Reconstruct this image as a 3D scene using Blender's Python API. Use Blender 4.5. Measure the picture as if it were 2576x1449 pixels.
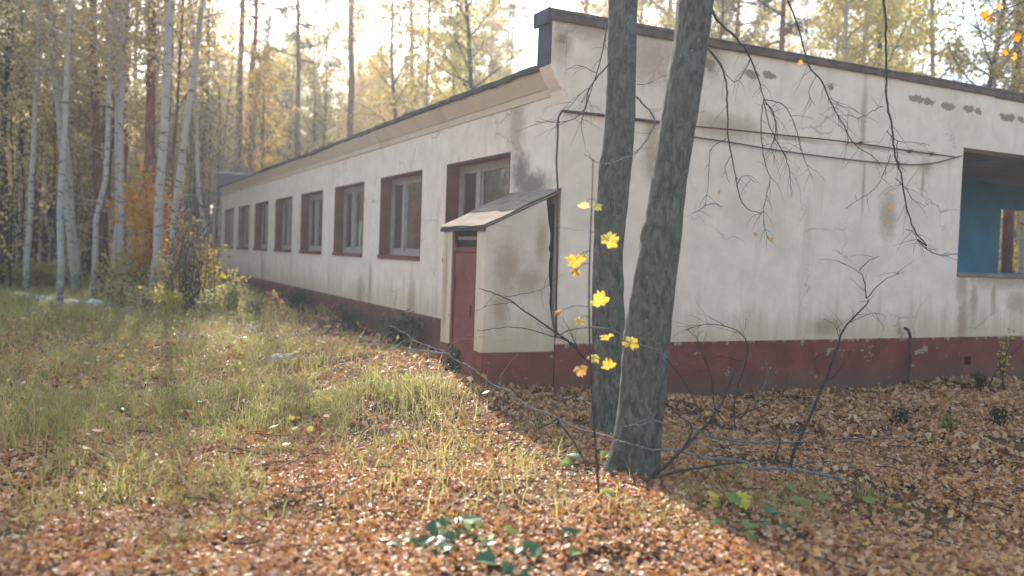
import bpy, math, random
import numpy as np
from mathutils import Vector, Matrix, Quaternion

S = bpy.context.scene
COL = S.collection
for o in list(bpy.data.objects):
    bpy.data.objects.remove(o)

# ------------------------------------------------------------------ camera
F_PX, CX0, CY0 = 2174.8, 1288.0, 724.5          # photograph measured at 2576 x 1449
CAM = np.array([-4.94, -8.70, 1.60])
YAW, PITCH, ROLL = 0.4638, -0.0393, 0.0349
_fw = np.array([math.sin(YAW) * math.cos(PITCH), math.cos(YAW) * math.cos(PITCH), math.sin(PITCH)])
_rt = np.array([math.cos(YAW), -math.sin(YAW), 0.0])
_up = np.cross(_rt, _fw)
RT = _rt * math.cos(ROLL) + _up * math.sin(ROLL)
UP = _up * math.cos(ROLL) - _rt * math.sin(ROLL)
FW = _fw
cam = bpy.data.cameras.new('camera')
cam.sensor_width = 36.0
cam.lens = F_PX / 2576 * 36
cam.clip_start = 0.05
cam.clip_end = 1500
cam.dof.use_dof = True
cam.dof.focus_distance = 8.6
cam.dof.aperture_fstop = 0.9
camo = bpy.data.objects.new('camera', cam)
COL.objects.link(camo)
camo.matrix_world = Matrix(((RT[0], UP[0], -FW[0], CAM[0]), (RT[1], UP[1], -FW[1], CAM[1]),
                            (RT[2], UP[2], -FW[2], CAM[2]), (0, 0, 0, 1)))
S.camera = camo

# ------------------------------------------------------------------ light
SUN_EL, SUN_AZ = math.radians(33), math.radians(8.0)
w = bpy.data.worlds.new('World')
S.world = w
w.use_nodes = True
nt = w.node_tree
bg = nt.nodes['Background']
sky = nt.nodes.new('ShaderNodeTexSky')
sky.sky_type = 'NISHITA'
sky.sun_disc = False
sky.sun_elevation = SUN_EL
sky.sun_rotation = SUN_AZ
sky.air_density = 1.0
sky.dust_density = 2.0
sky.ozone_density = 0.6
nt.links.new(sky.outputs[0], bg.inputs[0])
bg.inputs[1].default_value = 0.15
sl = bpy.data.lights.new('sun', 'SUN')
sl.energy = 4.5
sl.angle = math.radians(0.6)
sl.color = (1.0, 0.975, 0.94)
so = bpy.data.objects.new('sun', sl)
COL.objects.link(so)
_s = Vector((math.sin(SUN_AZ) * math.cos(SUN_EL), math.cos(SUN_AZ) * math.cos(SUN_EL), math.sin(SUN_EL)))
so.rotation_euler = _s.to_track_quat('Z', 'Y').to_euler()
so.location = (10, 60, 40)
S.view_settings.view_transform = 'Standard'
S.view_settings.look = 'None'
S.view_settings.exposure = 1.62
S.view_settings.gamma = 1.0
S.view_settings.use_curve_mapping = False
S.render.engine = 'CYCLES'
S.cycles.max_bounces = 8
S.cycles.transparent_max_bounces = 12
S.cycles.caustics_reflective = False
S.cycles.caustics_refractive = False

# ------------------------------------------------------------------ helpers
def ray(px, py):
    return FW + RT * (px - CX0) / F_PX - UP * (py - CY0) / F_PX
def at(px, py, depth):
    return CAM + ray(px, py) * depth
def on_end(px, py, y=0.0):
    d = ray(px, py); t = (y - CAM[1]) / d[1]
    return CAM + d * t
def on_fac(px, py, x=0.0):
    d = ray(px, py); t = (x - CAM[0]) / d[0]
    return CAM + d * t
def gz(x, y):
    x = np.asarray(x, float); y = np.asarray(y, float)
    z = -0.13 + 0.035 * np.sin(x * 0.9 + 1.3) * np.cos(y * 0.7) + 0.03 * np.sin(x * 2.1 + y * 1.7)
    z = z + 0.10 * np.exp(-((x + 1.2) ** 2 + (y + 3.3) ** 2) / 1.2)
    z = z + 0.30 * np.exp(-(((x + 1.2) / 1.7) ** 2 + ((y - 1.1) / 2.0) ** 2))
    z = z + 0.17 * np.clip((y - 0.5) / 4, 0, 1) * np.exp(-((x + 0.6) / 3.2) ** 2)
    far = np.clip((np.hypot(x + 3, y) - 14) / 30, 0, 1)
    return z + far * (0.25 * np.sin(x * 0.13 + 0.5) + 0.25 * np.cos(y * 0.11 + x * 0.05)) * 0.8
def on_ground(px, py):
    z = -0.1
    for _ in range(6):
        d = ray(px, py); t = (z - CAM[2]) / d[2]; p = CAM + d * t
        z = float(gz(p[0], p[1]))
    p[2] = z
    return p
def col_at(px, depth):
    d = ray(px, 615 + (px - 161) * 0.037)
    p = CAM + d * depth
    return np.array([p[0], p[1], float(gz(p[0], p[1]))])

def mesh_np(name, V, Fs, smooth=False):
    """V (n,3); Fs: list of arrays (m,k)"""
    V = np.asarray(V, np.float32)
    if not isinstance(Fs, (list, tuple)): Fs = [Fs]
    Fs = [np.asarray(f, np.int32) for f in Fs if len(f)]
    m = bpy.data.meshes.new(name)
    m.vertices.add(len(V)); m.vertices.foreach_set('co', V.ravel())
    loops = np.concatenate([f.ravel() for f in Fs])
    sizes = np.concatenate([np.full(len(f), f.shape[1], np.int32) for f in Fs])
    starts = np.concatenate([[0], np.cumsum(sizes)[:-1]]).astype(np.int32)
    m.loops.add(len(loops)); m.loops.foreach_set('vertex_index', loops)
    m.polygons.add(len(sizes)); m.polygons.foreach_set('loop_start', starts)
    m.polygons.foreach_set('loop_total', sizes)
    m.polygons.foreach_set('use_smooth', np.full(len(sizes), bool(smooth)))
    m.update(calc_edges=True)
    m.validate()
    return m
def tag(o, label=None, cat=None, group=None, kind=None):
    if label: o['label'] = label
    if cat: o['category'] = cat
    if group: o['group'] = group
    if kind: o['kind'] = kind
    return o
def empty(name, loc=(0, 0, 0), label=None, cat=None, group=None):
    o = bpy.data.objects.new(name, None)
    o.empty_display_size = 0.2
    COL.objects.link(o)
    o.location = [float(c) for c in loc]
    return tag(o, label, cat, group)
def wloc(o):
    l = Vector((0, 0, 0))
    while o is not None:
        l = l + o.location; o = o.parent
    return l
def link(name, mesh, mat, parent=None):
    """vertices are given in world space; parents only translate"""
    if mat is not None and not mesh.materials: mesh.materials.append(mat)
    o = bpy.data.objects.new(name, mesh)
    COL.objects.link(o)
    if parent is not None:
        o.parent = parent
        l = wloc(parent)
        if l.length > 1e-9: mesh.transform(Matrix.Translation(-l))
    return o
class MB:
    def __init__(s): s.v = []; s.f = {}; s.n = 0
    def add(s, V, F):
        V = np.asarray(V, float)
        for f in F:
            s.f.setdefault(len(f), []).append([i + s.n for i in f])
        s.v.append(V); s.n += len(V); return s
    def addnp(s, V, F):
        F = np.asarray(F); s.f.setdefault(F.shape[1], []).extend((F + s.n).tolist())
        s.v.append(np.asarray(V, float)); s.n += len(V); return s
    def box(s, a, b):
        x0, y0, z0 = [min(p, q) for p, q in zip(a, b)]; x1, y1, z1 = [max(p, q) for p, q in zip(a, b)]
        return s.add([(x0,y0,z0),(x1,y0,z0),(x1,y1,z0),(x0,y1,z0),(x0,y0,z1),(x1,y0,z1),(x1,y1,z1),(x0,y1,z1)],
                     [(0,3,2,1),(4,5,6,7),(0,1,5,4),(1,2,6,5),(2,3,7,6),(3,0,4,7)])
    def tube(s, path, rad, sides=6, cap=True):
        V, F = tube(path, rad, sides)
        s.addnp(V, F)
        return s
    def mesh(s, name, smooth=False):
        return mesh_np(name, np.concatenate(s.v), [np.array(f) for f in s.f.values()], smooth)
    def build(s, name, mat, parent=None, smooth=False):
        return link(name, s.mesh(name, smooth), mat, parent)
def bevel(o, wd=0.006, seg=2):
    m = o.modifiers.new('bevel', 'BEVEL'); m.width = wd; m.segments = seg; m.limit_method = 'ANGLE'
    return o
def tube(path, rad, sides=6):
    P = np.asarray(path, float); n = len(P)
    R = np.broadcast_to(np.asarray(rad, float), (n,))
    T = np.gradient(P, axis=0); T /= np.linalg.norm(T, axis=1)[:, None] + 1e-12
    a = np.array([0, 0, 1.0]) if abs(T[0][2]) < 0.9 else np.array([1.0, 0, 0])
    N = np.zeros_like(P)
    u = np.cross(T[0], a); u /= np.linalg.norm(u)
    for i in range(n):
        u = u - T[i] * (u @ T[i]); u /= np.linalg.norm(u) + 1e-12
        N[i] = u
    B = np.cross(T, N)
    ang = np.linspace(0, 2 * np.pi, sides, endpoint=False)
    V = P[:, None] + R[:, None, None] * (np.cos(ang)[None, :, None] * N[:, None] + np.sin(ang)[None, :, None] * B[:, None])
    V = V.reshape(-1, 3)
    i = np.arange(n - 1)[:, None] * sides; j = np.arange(sides)[None]; k = (j + 1) % sides
    F = np.stack([i + j, i + k, i + sides + k, i + sides + j], -1).reshape(-1, 4)
    V = np.concatenate([V, P[:1], P[-1:]])
    return V, F
def smooth_path(P, n=6):
    P = np.asarray(P, float)
    Q = np.vstack([2 * P[0] - P[1], P, 2 * P[-1] - P[-2]])
    out = []
    t = np.linspace(0, 1, n, endpoint=False)[:, None]
    for i in range(1, len(Q) - 2):
        a, b, c, d = Q[i - 1], Q[i], Q[i + 1], Q[i + 2]
        out.append(0.5 * (2 * b + (c - a) * t + (2 * a - 5 * b + 4 * c - d) * t ** 2 + (3 * b - a - 3 * c + d) * t ** 3))
    out.append(P[-1:])
    return np.vstack(out)

# ------------------------------------------------------------------ materials
class NT:
    def __init__(s, name):
        s.m = bpy.data.materials.new(name); s.m.use_nodes = True
        s.t = s.m.node_tree; s.t.nodes.clear()
        s.out = s.t.nodes.new('ShaderNodeOutputMaterial')
    def n(s, typ, ins=None, **kw):
        x = s.t.nodes.new('ShaderNode' + typ)
        for k, v in kw.items(): setattr(x, k, v)
        for k, v in (ins or {}).items():
            if isinstance(v, bpy.types.NodeSocket): s.t.links.new(v, x.inputs[k])
            else: x.inputs[k].default_value = v
        return x
    def math(s, op, a, b=0.0, c=0.0, clamp=False):
        return s.n('Math', {0: a, 1: b, 2: c}, operation=op, use_clamp=clamp).outputs[0]
    def coord(s): return s.n('TexCoord').outputs['Object']
    def noise(s, vec, scale, detail=4, rough=0.55, dist=0.0):
        return s.n('TexNoise', {'Vector': vec, 'Scale': scale, 'Detail': detail, 'Roughness': rough, 'Distortion': dist}).outputs['Fac']
    def scalev(s, vec, sc):
        return s.n('VectorMath', {0: vec, 1: sc}, operation='MULTIPLY').outputs[0]
    def step(s, v, a, b):
        return s.n('MapRange', {0: v, 1: a, 2: b, 3: 0.0, 4: 1.0}, interpolation_type='SMOOTHSTEP').outputs[0]
    def ramp(s, v, stops):
        r = s.n('ValToRGB', {0: v}); e = r.color_ramp.elements
        while len(e) < len(stops): e.new(0.5)
        for el, (p, c) in zip(e, stops):
            el.position = p; el.color = (*c, 1)
        return r.outputs[0]
    def mix(s, f, a, b, mode='MIX'):
        x = s.n('MixRGB', {0: f}, blend_type=mode)
        for i, v in ((1, a), (2, b)):
            if isinstance(v, bpy.types.NodeSocket): s.t.links.new(v, x.inputs[i])
            else: x.inputs[i].default_value = (*v, 1)
        return x.outputs[0]
    def bump(s, h, st=0.3, d=0.02):
        return s.n('Bump', {'Height': h, 'Strength': st, 'Distance': d}).outputs[0]
    def bsdf(s, col, rough=0.8, spec=0.3, normal=None, metal=0.0):
        ins = {'Roughness': rough, 'Specular IOR Level': spec, 'Metallic': metal}
        ins['Base Color'] = col if isinstance(col, bpy.types.NodeSocket) else (*col, 1)
        if normal is not None: ins['Normal'] = normal
        return s.n('BsdfPrincipled', ins).outputs[0]
    def done(s, sh):
        s.t.links.new(sh, s.out.inputs[0]); return s.m

def leaf_mat(name, stops, trans=0.5, rough=0.55, spec=0.25, obj_var=0.0):
    t = NT(name)
    r = t.n('NewGeometry').outputs['Random Per Island']
    c = t.ramp(r, stops)
    if obj_var:
        oi = t.n('ObjectInfo').outputs['Random']
        c = t.n('HueSaturation', {'Hue': t.math('MULTIPLY_ADD', oi, 0.016, 0.492), 'Saturation': t.math('MULTIPLY_ADD', oi, -0.3, 1.1),
                                  'Value': t.math('MULTIPLY_ADD', oi, obj_var, 1 - obj_var / 2), 'Color': c}).outputs[0]
    b = t.bsdf(c, rough, spec)
    tr = t.n('BsdfTranslucent', {'Color': c}).outputs[0]
    return t.done(t.n('MixShader', {0: trans, 1: b, 2: tr}).outputs[0])

def plain(name, c, rough=0.7, spec=0.3, var=0.25, sc=14.0, bump=0.15, dirt=None):
    t = NT(name); v = t.coord()
    n = t.noise(v, sc, 5, 0.6)
    col = t.mix(t.step(n, 0.3, 0.7), tuple(x * (1 - var) for x in c), tuple(min(1, x * (1 + var)) for x in c))
    if dirt:
        n2 = t.noise(v, sc * 0.25, 6, 0.65)
        col = t.mix(t.step(n2, 0.52, 0.68), col, dirt)
    return t.done(t.bsdf(col, rough, spec, t.bump(n, bump, 0.01)))

def plaster(name, axis, base, blobs=(), rust=(), zref=0.575, soot=()):
    """lime plaster; axis = index of the horizontal coordinate on the wall"""
    t = NT(name); v = t.coord()
    sep = t.n('SeparateXYZ', {0: v}); z = sep.outputs[2]; u = sep.outputs[axis]
    uv = t.n('CombineXYZ', {0: u, 1: z}).outputs[0]
    big = t.noise(uv, 0.7, 5, 0.6)
    mid = t.noise(uv, 3.2, 6, 0.65)
    fine = t.noise(uv, 45, 4, 0.6)
    streak = t.noise(t.n('CombineXYZ', {0: t.math('MULTIPLY', u, 6.0), 1: t.math('MULTIPLY', z, 0.5)}).outputs[0], 1.0, 5, 0.62)
    streak2 = t.noise(t.n('CombineXYZ', {0: t.math('MULTIPLY', u, 2.3), 1: t.math('MULTIPLY', z, 0.28), 2: 4.0}).outputs[0], 1.0, 5, 0.62)
    c = t.mix(t.step(mid, 0.25, 0.75), tuple(b * 0.9 for b in base), tuple(b * 1.07 for b in base))
    c = t.mix(t.math('MULTIPLY', t.step(streak, 0.56, 0.76), 0.22), c, (0.44, 0.36, 0.24))
    c = t.mix(t.math('MULTIPLY', t.step(streak2, 0.56, 0.72), 0.40), c, (0.46, 0.345, 0.21))
    c = t.mix(t.math('MULTIPLY', t.step(big, 0.47, 0.72), 0.42), c, (0.58, 0.45, 0.31))
    # splash dirt creeping up from the plinth
    h = t.math('SUBTRACT', z, zref)
    low = t.step(t.math('ADD', h, t.math('MULTIPLY', streak, -1.1)), 0.0, -0.55)
    c = t.mix(t.math('MULTIPLY', low, 0.6), c, (0.44, 0.33, 0.17))
    ck = t.n('TexVoronoi', {'Vector': t.n('VectorMath', {0: uv, 1: t.n('CombineXYZ', {0: t.math('MULTIPLY', mid, 0.7), 1: t.math('MULTIPLY', big, 0.7)}).outputs[0]}, operation='ADD').outputs[0], 'Scale': 0.75}, feature='DISTANCE_TO_EDGE').outputs['Distance']
    ckm = t.math('MULTIPLY', t.step(ck, 0.010, 0.002), t.step(t.noise(uv, 0.9, 2), 0.46, 0.6))
    c = t.mix(t.math('MULTIPLY', ckm, 0.5), c, (0.26, 0.20, 0.14))
    grain = t.step(fine, 0.62, 0.75)
    c = t.mix(t.math('MULTIPLY', grain, 0.12), c, (0.2, 0.17, 0.13))
    nz = t.noise(uv, 10.0, 6, 0.72)
    def blobmask(bl, k, soft):
        d = None
        for (bu, bz, ru, rz) in bl:
            q = t.n('VectorMath', {0: uv, 1: (bu, bz, 0)}, operation='SUBTRACT').outputs[0]
            q = t.n('VectorMath', {0: q, 1: (1 / ru, 1 / rz, 0)}, operation='MULTIPLY').outputs[0]
            q = t.n('VectorMath', {0: q}, operation='LENGTH').outputs['Value']
            d = q if d is None else t.math('MINIMUM', d, q)
        d = t.math('ADD', d, t.math('MULTIPLY', t.math('SUBTRACT', nz, 0.5), k))
        return t.step(d, 1.0 + soft, 1.0 - soft)
    hgt = t.math('ADD', t.math('MULTIPLY', fine, 0.25), mid)
    if rust:
        c = t.mix(t.math('MULTIPLY', blobmask(rust, 1.6, 0.75), 0.62), c, (0.30, 0.19, 0.10))
    if soot:
        c = t.mix(t.math('MULTIPLY', blobmask(soot, 1.4, 0.7), 0.8), c, (0.10, 0.075, 0.055))
    if blobs:
        m = blobmask(blobs, 3.6, 0.12)
        c = t.mix(m, c, t.mix(fine, (0.22, 0.165, 0.10), (0.36, 0.28, 0.18)))
        hgt = t.math('SUBTRACT', hgt, t.math('MULTIPLY', m, 0.8))
    return t.done(t.bsdf(c, 0.92, 0.15, t.bump(hgt, 0.35, 0.02)))

def red_paint(name, base=(0.155, 0.045, 0.036), chip=0.5, axis=0, zedge=None):
    t = NT(name); v = t.coord()
    sep = t.n('SeparateXYZ', {0: v})
    uv = t.n('CombineXYZ', {0: sep.outputs[axis], 1: sep.outputs[2]}).outputs[0]
    n1 = t.noise(uv, 2.2, 6, 0.65); n2 = t.noise(uv, 14, 5, 0.65)
    c = t.mix(t.step(n1, 0.3, 0.7), tuple(b * 0.75 for b in base), tuple(b * 1.25 for b in base))
    c = t.mix(t.math('MULTIPLY', t.step(n1, 0.5, 0.75), 0.5), c, (0.20, 0.075, 0.05))
    n3 = t.noise(t.scalev(uv, (1.2, 2.2, 1)), 1.7, 7, 0.72)
    m = t.step(n3, 0.605, 0.63)
    zz = sep.outputs[2]
    eg = t.noise(t.scalev(uv, (7.0, 1.5, 1)), 1.0, 5, 0.7)
    if zedge is not None:
        m = t.math('MAXIMUM', m, t.step(t.math('ADD', t.math('SUBTRACT', zz, zedge), t.math('MULTIPLY', t.math('SUBTRACT', eg, 0.52), 0.55)), -0.012, 0.004))
        sp = t.step(t.math('ADD', zz, t.math('MULTIPLY', eg, -0.6)), 0.0, -0.42)
        c = t.mix(t.math('MULTIPLY', sp, 0.7), c, (0.11, 0.075, 0.05))
    c = t.mix(t.math('MULTIPLY', m, chip), c, (0.38, 0.28, 0.2))
    h = t.math('SUBTRACT', n2, t.math('MULTIPLY', m, 0.6))
    return t.done(t.bsdf(c, 0.75, 0.25, t.bump(h, 0.3, 0.012)))

def bark(name, dark, light, moss=None, sc=1.0):
    t = NT(name); v = t.coord()
    a = t.noise(t.scalev(v, (20 * sc, 20 * sc, 8 * sc)), 1.0, 7, 0.72, 0.8)
    b = t.noise(v, 3.0 * sc, 5, 0.6)
    c = t.mix(t.step(a, 0.35, 0.68), dark, light)
    if moss:
        c = t.mix(t.math('MULTIPLY', t.step(b, 0.45, 0.68), 0.6), c, moss)
    c = t.mix(t.math('MULTIPLY', t.step(t.noise(v, 30 * sc, 3, 0.6), 0.62, 0.72), 0.5), c, tuple(min(1, l * 1.7) for l in light))
    return t.done(t.bsdf(c, 0.95, 0.12, t.bump(a, 0.6, 0.03)))
def birch_bark(name):
    t = NT(name); v = t.coord()
    a = t.noise(t.scalev(v, (3, 3, 14)), 1.0, 4, 0.6, 0.8)
    b = t.noise(t.scalev(v, (1.5, 1.5, 2.2)), 1.6, 4, 0.6, 1.2)
    c = t.mix(t.noise(v, 6, 4), (0.30, 0.255, 0.205), (0.52, 0.445, 0.355))
    c = t.mix(t.step(a, 0.57, 0.66), c, (0.06, 0.05, 0.045))
    c = t.mix(t.step(b, 0.60, 0.68), c, (0.05, 0.042, 0.038))
    z = t.n('SeparateXYZ', {0: v}).outputs[2]
    c = t.mix(t.math('MULTIPLY', t.step(z, 1.6, 0.0), t.step(t.noise(v, 9, 3), 0.35, 0.6)), c, (0.05, 0.042, 0.036))
    return t.done(t.bsdf(c, 0.85, 0.2, t.bump(a, 0.3, 0.01)))
def pine_bark(name):
    t = NT(name); v = t.coord()
    z = t.n('SeparateXYZ', {0: v}).outputs[2]
    a = t.noise(t.scalev(v, (9, 9, 2.4)), 1.0, 5, 0.65, 0.5)
    c = t.mix(t.step(z, 1.0, 5.0), (0.12, 0.058, 0.04), (0.28, 0.105, 0.06))
    c = t.mix(t.step(a, 0.42, 0.62), t.mix(0.6, c, (0.03, 0.02, 0.018)), c)
    return t.done(t.bsdf(c, 0.9, 0.15, t.bump(a, 0.6, 0.02)))

M = {}
M['fascia'] = plain('ochre_cornice', (0.64, 0.49, 0.345), 0.9, 0.15, 0.05, 5, 0.1, (0.56, 0.42, 0.28))
M['felt'] = plain('roofing_felt', (0.035, 0.034, 0.038), 0.85, 0.3, 0.4, 9, 0.5)
M['navyfelt'] = plain('bluish_felt', (0.036, 0.042, 0.06), 0.75, 0.3, 0.3, 6, 0.5)
M['coping'] = plain('rusty_coping', (0.085, 0.05, 0.04), 0.7, 0.35, 0.45, 7, 0.4, (0.15, 0.07, 0.04))
M['rust'] = plain('rusty_iron', (0.085, 0.05, 0.036), 0.8, 0.35, 0.4, 30, 0.4)
M['cable'] = plain('grey_cable', (0.10, 0.085, 0.075), 0.7, 0.3, 0.2, 20, 0.1)
M['redwood'] = red_paint('red_wood_paint', (0.155, 0.035, 0.028), 0.15, 1)
M['reddoor'] = red_paint('red_door_paint', (0.19, 0.05, 0.04), 0.12, 1)
M['white_wood'] = plain('white_wood_paint', (0.32, 0.27, 0.225), 0.6, 0.35, 0.15, 10, 0.2, (0.22, 0.15, 0.11))
M['plinth_end'] = red_paint('red_plinth_end', (0.18, 0.046, 0.029), 0.8, 0, 0.575)
M['plinth_fac'] = red_paint('red_plinth_facade', (0.125, 0.044, 0.033), 0.35, 1, 0.575)
M['curtain'] = leaf_mat('faded_curtain', [(0, (0.68, 0.66, 0.52)), (1, (0.68, 0.68, 0.54))], 0.3, 0.9, 0.05)
M['inner_wall'] = plain('dim_inner_wall', (0.16, 0.15, 0.14), 0.9, 0.1, 0.15, 2, 0.1)
M['blue'] = plain('blue_plaster', (0.065, 0.19, 0.27), 0.85, 0.2, 0.15, 1.6, 0.2, (0.075, 0.175, 0.23))
M['ceiling'] = plain('stained_ceiling', (0.25, 0.19, 0.15), 0.9, 0.15, 0.25, 2.5, 0.3, (0.30, 0.17, 0.10))
M['sheet'] = plain('weathered_sheet', (0.27, 0.225, 0.175), 0.95, 0.0, 0.2, 8, 0.2, (0.16, 0.12, 0.10))
M['darkhole'] = plain('dark_panel_and_shade', (0.02, 0.018, 0.018), 0.95, 0.1, 0.3, 12, 0.2)  # near-black for the transom panel and the painted shade in the porch crack
M['concrete'] = plain('pale_concrete', (0.55, 0.53, 0.50), 0.8, 0.3, 0.2, 12, 0.4, (0.24, 0.23, 0.2))
M['bark_a'] = bark('mossy_grey_bark', (0.050, 0.046, 0.037), (0.175, 0.163, 0.13), (0.105, 0.115, 0.075))
M['bark_dark'] = bark('dark_forest_bark', (0.032, 0.026, 0.022), (0.09, 0.075, 0.062), None, 0.6)
M['twig'] = bark('dark_twig', (0.035, 0.028, 0.026), (0.10, 0.085, 0.08), None, 2.0)
M['greytwig'] = bark('bleached_twig', (0.09, 0.08, 0.075), (0.30, 0.28, 0.27), None, 2.0)
M['birch'] = birch_bark('birch_bark')
M['pine'] = pine_bark('pine_bark')
t = NT('yellow_maple_leaf'); _v = t.coord(); _oi = t.n('ObjectInfo').outputs['Random']
_c = t.ramp(_oi, [(0, (0.62, 0.42, 0.05)), (0.5, (0.72, 0.57, 0.08)), (1, (0.60, 0.50, 0.12))])
_c = t.mix(t.math('MULTIPLY', t.step(t.noise(_v, 38, 5, 0.7), 0.52, 0.66), 0.75), _c, (0.36, 0.20, 0.05))
_c = t.mix(t.step(t.noise(_v, 110, 2, 0.6), 0.66, 0.72), _c, (0.16, 0.08, 0.03))
M['maple'] = t.done(t.n('MixShader', {0: 0.36, 1: t.bsdf(_c, 0.55, 0.25), 2: t.n('BsdfTranslucent', {'Color': _c}).outputs[0]}).outputs[0])
M['paleleaf'] = leaf_mat('pale_olive_leaves', [(0, (0.36, 0.27, 0.09)), (0.5, (0.46, 0.40, 0.14)), (1, (0.36, 0.36, 0.12))], 0.5, 0.6, 0.2, 0.3)
M['birchleaf'] = leaf_mat('birch_leaves', [(0, (0.40, 0.25, 0.06)), (0.4, (0.58, 0.40, 0.09)), (0.75, (0.62, 0.45, 0.16)), (1, (0.36, 0.32, 0.10))], 0.55, 0.6, 0.15, 0.3)
M['tanleaf'] = leaf_mat('tan_leaves', [(0, (0.44, 0.30, 0.11)), (0.5, (0.60, 0.44, 0.19)), (1, (0.68, 0.54, 0.27))], 0.62, 0.6, 0.15, 0.3)
M['oliveleaf'] = leaf_mat('olive_leaves', [(0, (0.17, 0.16, 0.05)), (0.5, (0.34, 0.30, 0.08)), (1, (0.46, 0.36, 0.09))], 0.5, 0.6, 0.15, 0.3)
M['yellowleaf'] = leaf_mat('bright_yellow_leaves', [(0, (0.46, 0.36, 0.05)), (0.5, (0.66, 0.50, 0.07)), (1, (0.52, 0.45, 0.10))], 0.55, 0.6, 0.15, 0.25)
M['needle'] = leaf_mat('pine_needles', [(0, (0.05, 0.07, 0.035)), (1, (0.10, 0.12, 0.05))], 0.3, 0.6, 0.2)
M['orangeleaf'] = leaf_mat('orange_leaves', [(0, (0.52, 0.22, 0.03)), (0.6, (0.66, 0.33, 0.05)), (1, (0.62, 0.42, 0.10))], 0.55, 0.55, 0.25, 0.3)
M['greenleaf'] = leaf_mat('dark_green_leaf', [(0, (0.03, 0.085, 0.032)), (0.6, (0.05, 0.13, 0.045)), (1, (0.07, 0.15, 0.05))], 0.3, 0.4, 0.45)
M['limeleaf'] = leaf_mat('light_green_leaf', [(0, (0.20, 0.30, 0.07)), (1, (0.30, 0.36, 0.10))], 0.5, 0.5, 0.3)
M['weed'] = leaf_mat('dark_weed_leaves', [(0, (0.035, 0.05, 0.025)), (1, (0.08, 0.10, 0.04))], 0.3)
M['grass'] = leaf_mat('autumn_grass', [(0, (0.24, 0.27, 0.06)), (0.3, (0.41, 0.37, 0.10)), (0.55, (0.31, 0.32, 0.08)), (0.78, (0.50, 0.42, 0.18)), (1, (0.34, 0.22, 0.10))], 0.55, 0.5, 0.3)
M['brownwoods'] = leaf_mat('far_brown_woods', [(0, (0.12, 0.085, 0.065)), (0.6, (0.20, 0.145, 0.095)), (1, (0.27, 0.20, 0.10))], 0.35, 0.8, 0.05)
M['straw'] = leaf_mat('dry_stalks', [(0, (0.30, 0.22, 0.10)), (0.5, (0.48, 0.38, 0.19)), (1, (0.34, 0.18, 0.08))], 0.4, 0.6, 0.2)
M['litter'] = leaf_mat('fallen_leaves', [(0, (0.21, 0.08, 0.03)), (0.14, (0.40, 0.165, 0.06)), (0.36, (0.52, 0.27, 0.12)), (0.58, (0.61, 0.375, 0.195)),
                       (0.74, (0.56, 0.245, 0.07)), (0.9, (0.69, 0.48, 0.29)), (0.97, (0.64, 0.31, 0.05)), (1, (0.64, 0.46, 0.09))], 0.2, 0.5, 0.3)
t = NT('leafy_soil'); v = t.coord()
_n = t.noise(v, 16, 6, 0.7); _b = t.noise(v, 0.8, 4, 0.6)
_c = t.ramp(_n, [(0.25, (0.03, 0.018, 0.011)), (0.45, (0.08, 0.045, 0.026)), (0.6, (0.15, 0.085, 0.045)), (0.75, (0.22, 0.13, 0.07))])
_c = t.mix(t.math('MULTIPLY', t.step(_b, 0.45, 0.65), 0.5), _c, (0.16, 0.14, 0.05))
M['soil'] = t.done(t.bsdf(_c, 0.95, 0.15, t.bump(_n, 0.6, 0.05)))
# window glass: clear where looked through, mirror by its angle
t = NT('window_glass')
_fr = t.n('Fresnel', {'IOR': 1.55}).outputs[0]
_fr = t.math('MULTIPLY_ADD', _fr, 0.9, 0.14)
_gl = t.n('BsdfGlossy', {'Color': (0.92, 0.93, 0.92, 1), 'Roughness': 0.03, 'Normal': t.bump(t.noise(t.coord(), 1.6, 2), 0.06, 0.05)}).outputs[0]
_tr = t.n('BsdfTransparent', {'Color': (0.78, 0.80, 0.78, 1)}).outputs[0]
M['glass'] = t.done(t.n('MixShader', {0: _fr, 1: _tr, 2: _gl}).outputs[0])

t = NT('opaque_dark_glass')  # opaque near-black body painted in place of the unlit room behind
_fr = t.math('MULTIPLY_ADD', t.n('Fresnel', {'IOR': 1.6}).outputs[0], 0.95, 0.22)
_gl = t.n('BsdfGlossy', {'Color': (0.9, 0.9, 0.88, 1), 'Roughness': 0.05, 'Normal': t.bump(t.noise(t.coord(), 1.3, 2), 0.10, 0.05)}).outputs[0]
M['dark_glass'] = t.done(t.n('MixShader', {0: _fr, 1: t.bsdf((0.018, 0.017, 0.016), 0.6, 0.0), 2: _gl}).outputs[0])
# ------------------------------------------------------------------ ground
def axis_steps(lo, hi, c0, c1, fine, grow=1.18):
    a = list(np.arange(c0, c1 + 1e-6, fine))
    s = fine; x = a[-1]
    while x < hi: s = min(s * grow, 25); x += s; a.append(x)
    s = fine; x = a[0]; pre = []
    while x > lo: s = min(s * grow, 25); x -= s; pre.append(x)
    return np.array(pre[::-1] + a)
gx = axis_steps(-230, 250, -8, 9, 0.25); gy = axis_steps(-60, 230, -8, 22, 0.25)
XX, YY = np.meshgrid(gx, gy)
V = np.stack([XX.ravel(), YY.ravel(), gz(XX, YY).ravel()], -1)
nx, ny = len(gx), len(gy)
i = (np.arange(ny - 1)[:, None] * nx + np.arange(nx - 1)[None]).ravel()
ground = link('ground', mesh_np('ground', V, np.stack([i, i + 1, i + nx + 1, i + nx], -1), True), M['soil'])
tag(ground, 'leaf covered forest soil with grass on the left', None, None, 'structure')

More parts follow.
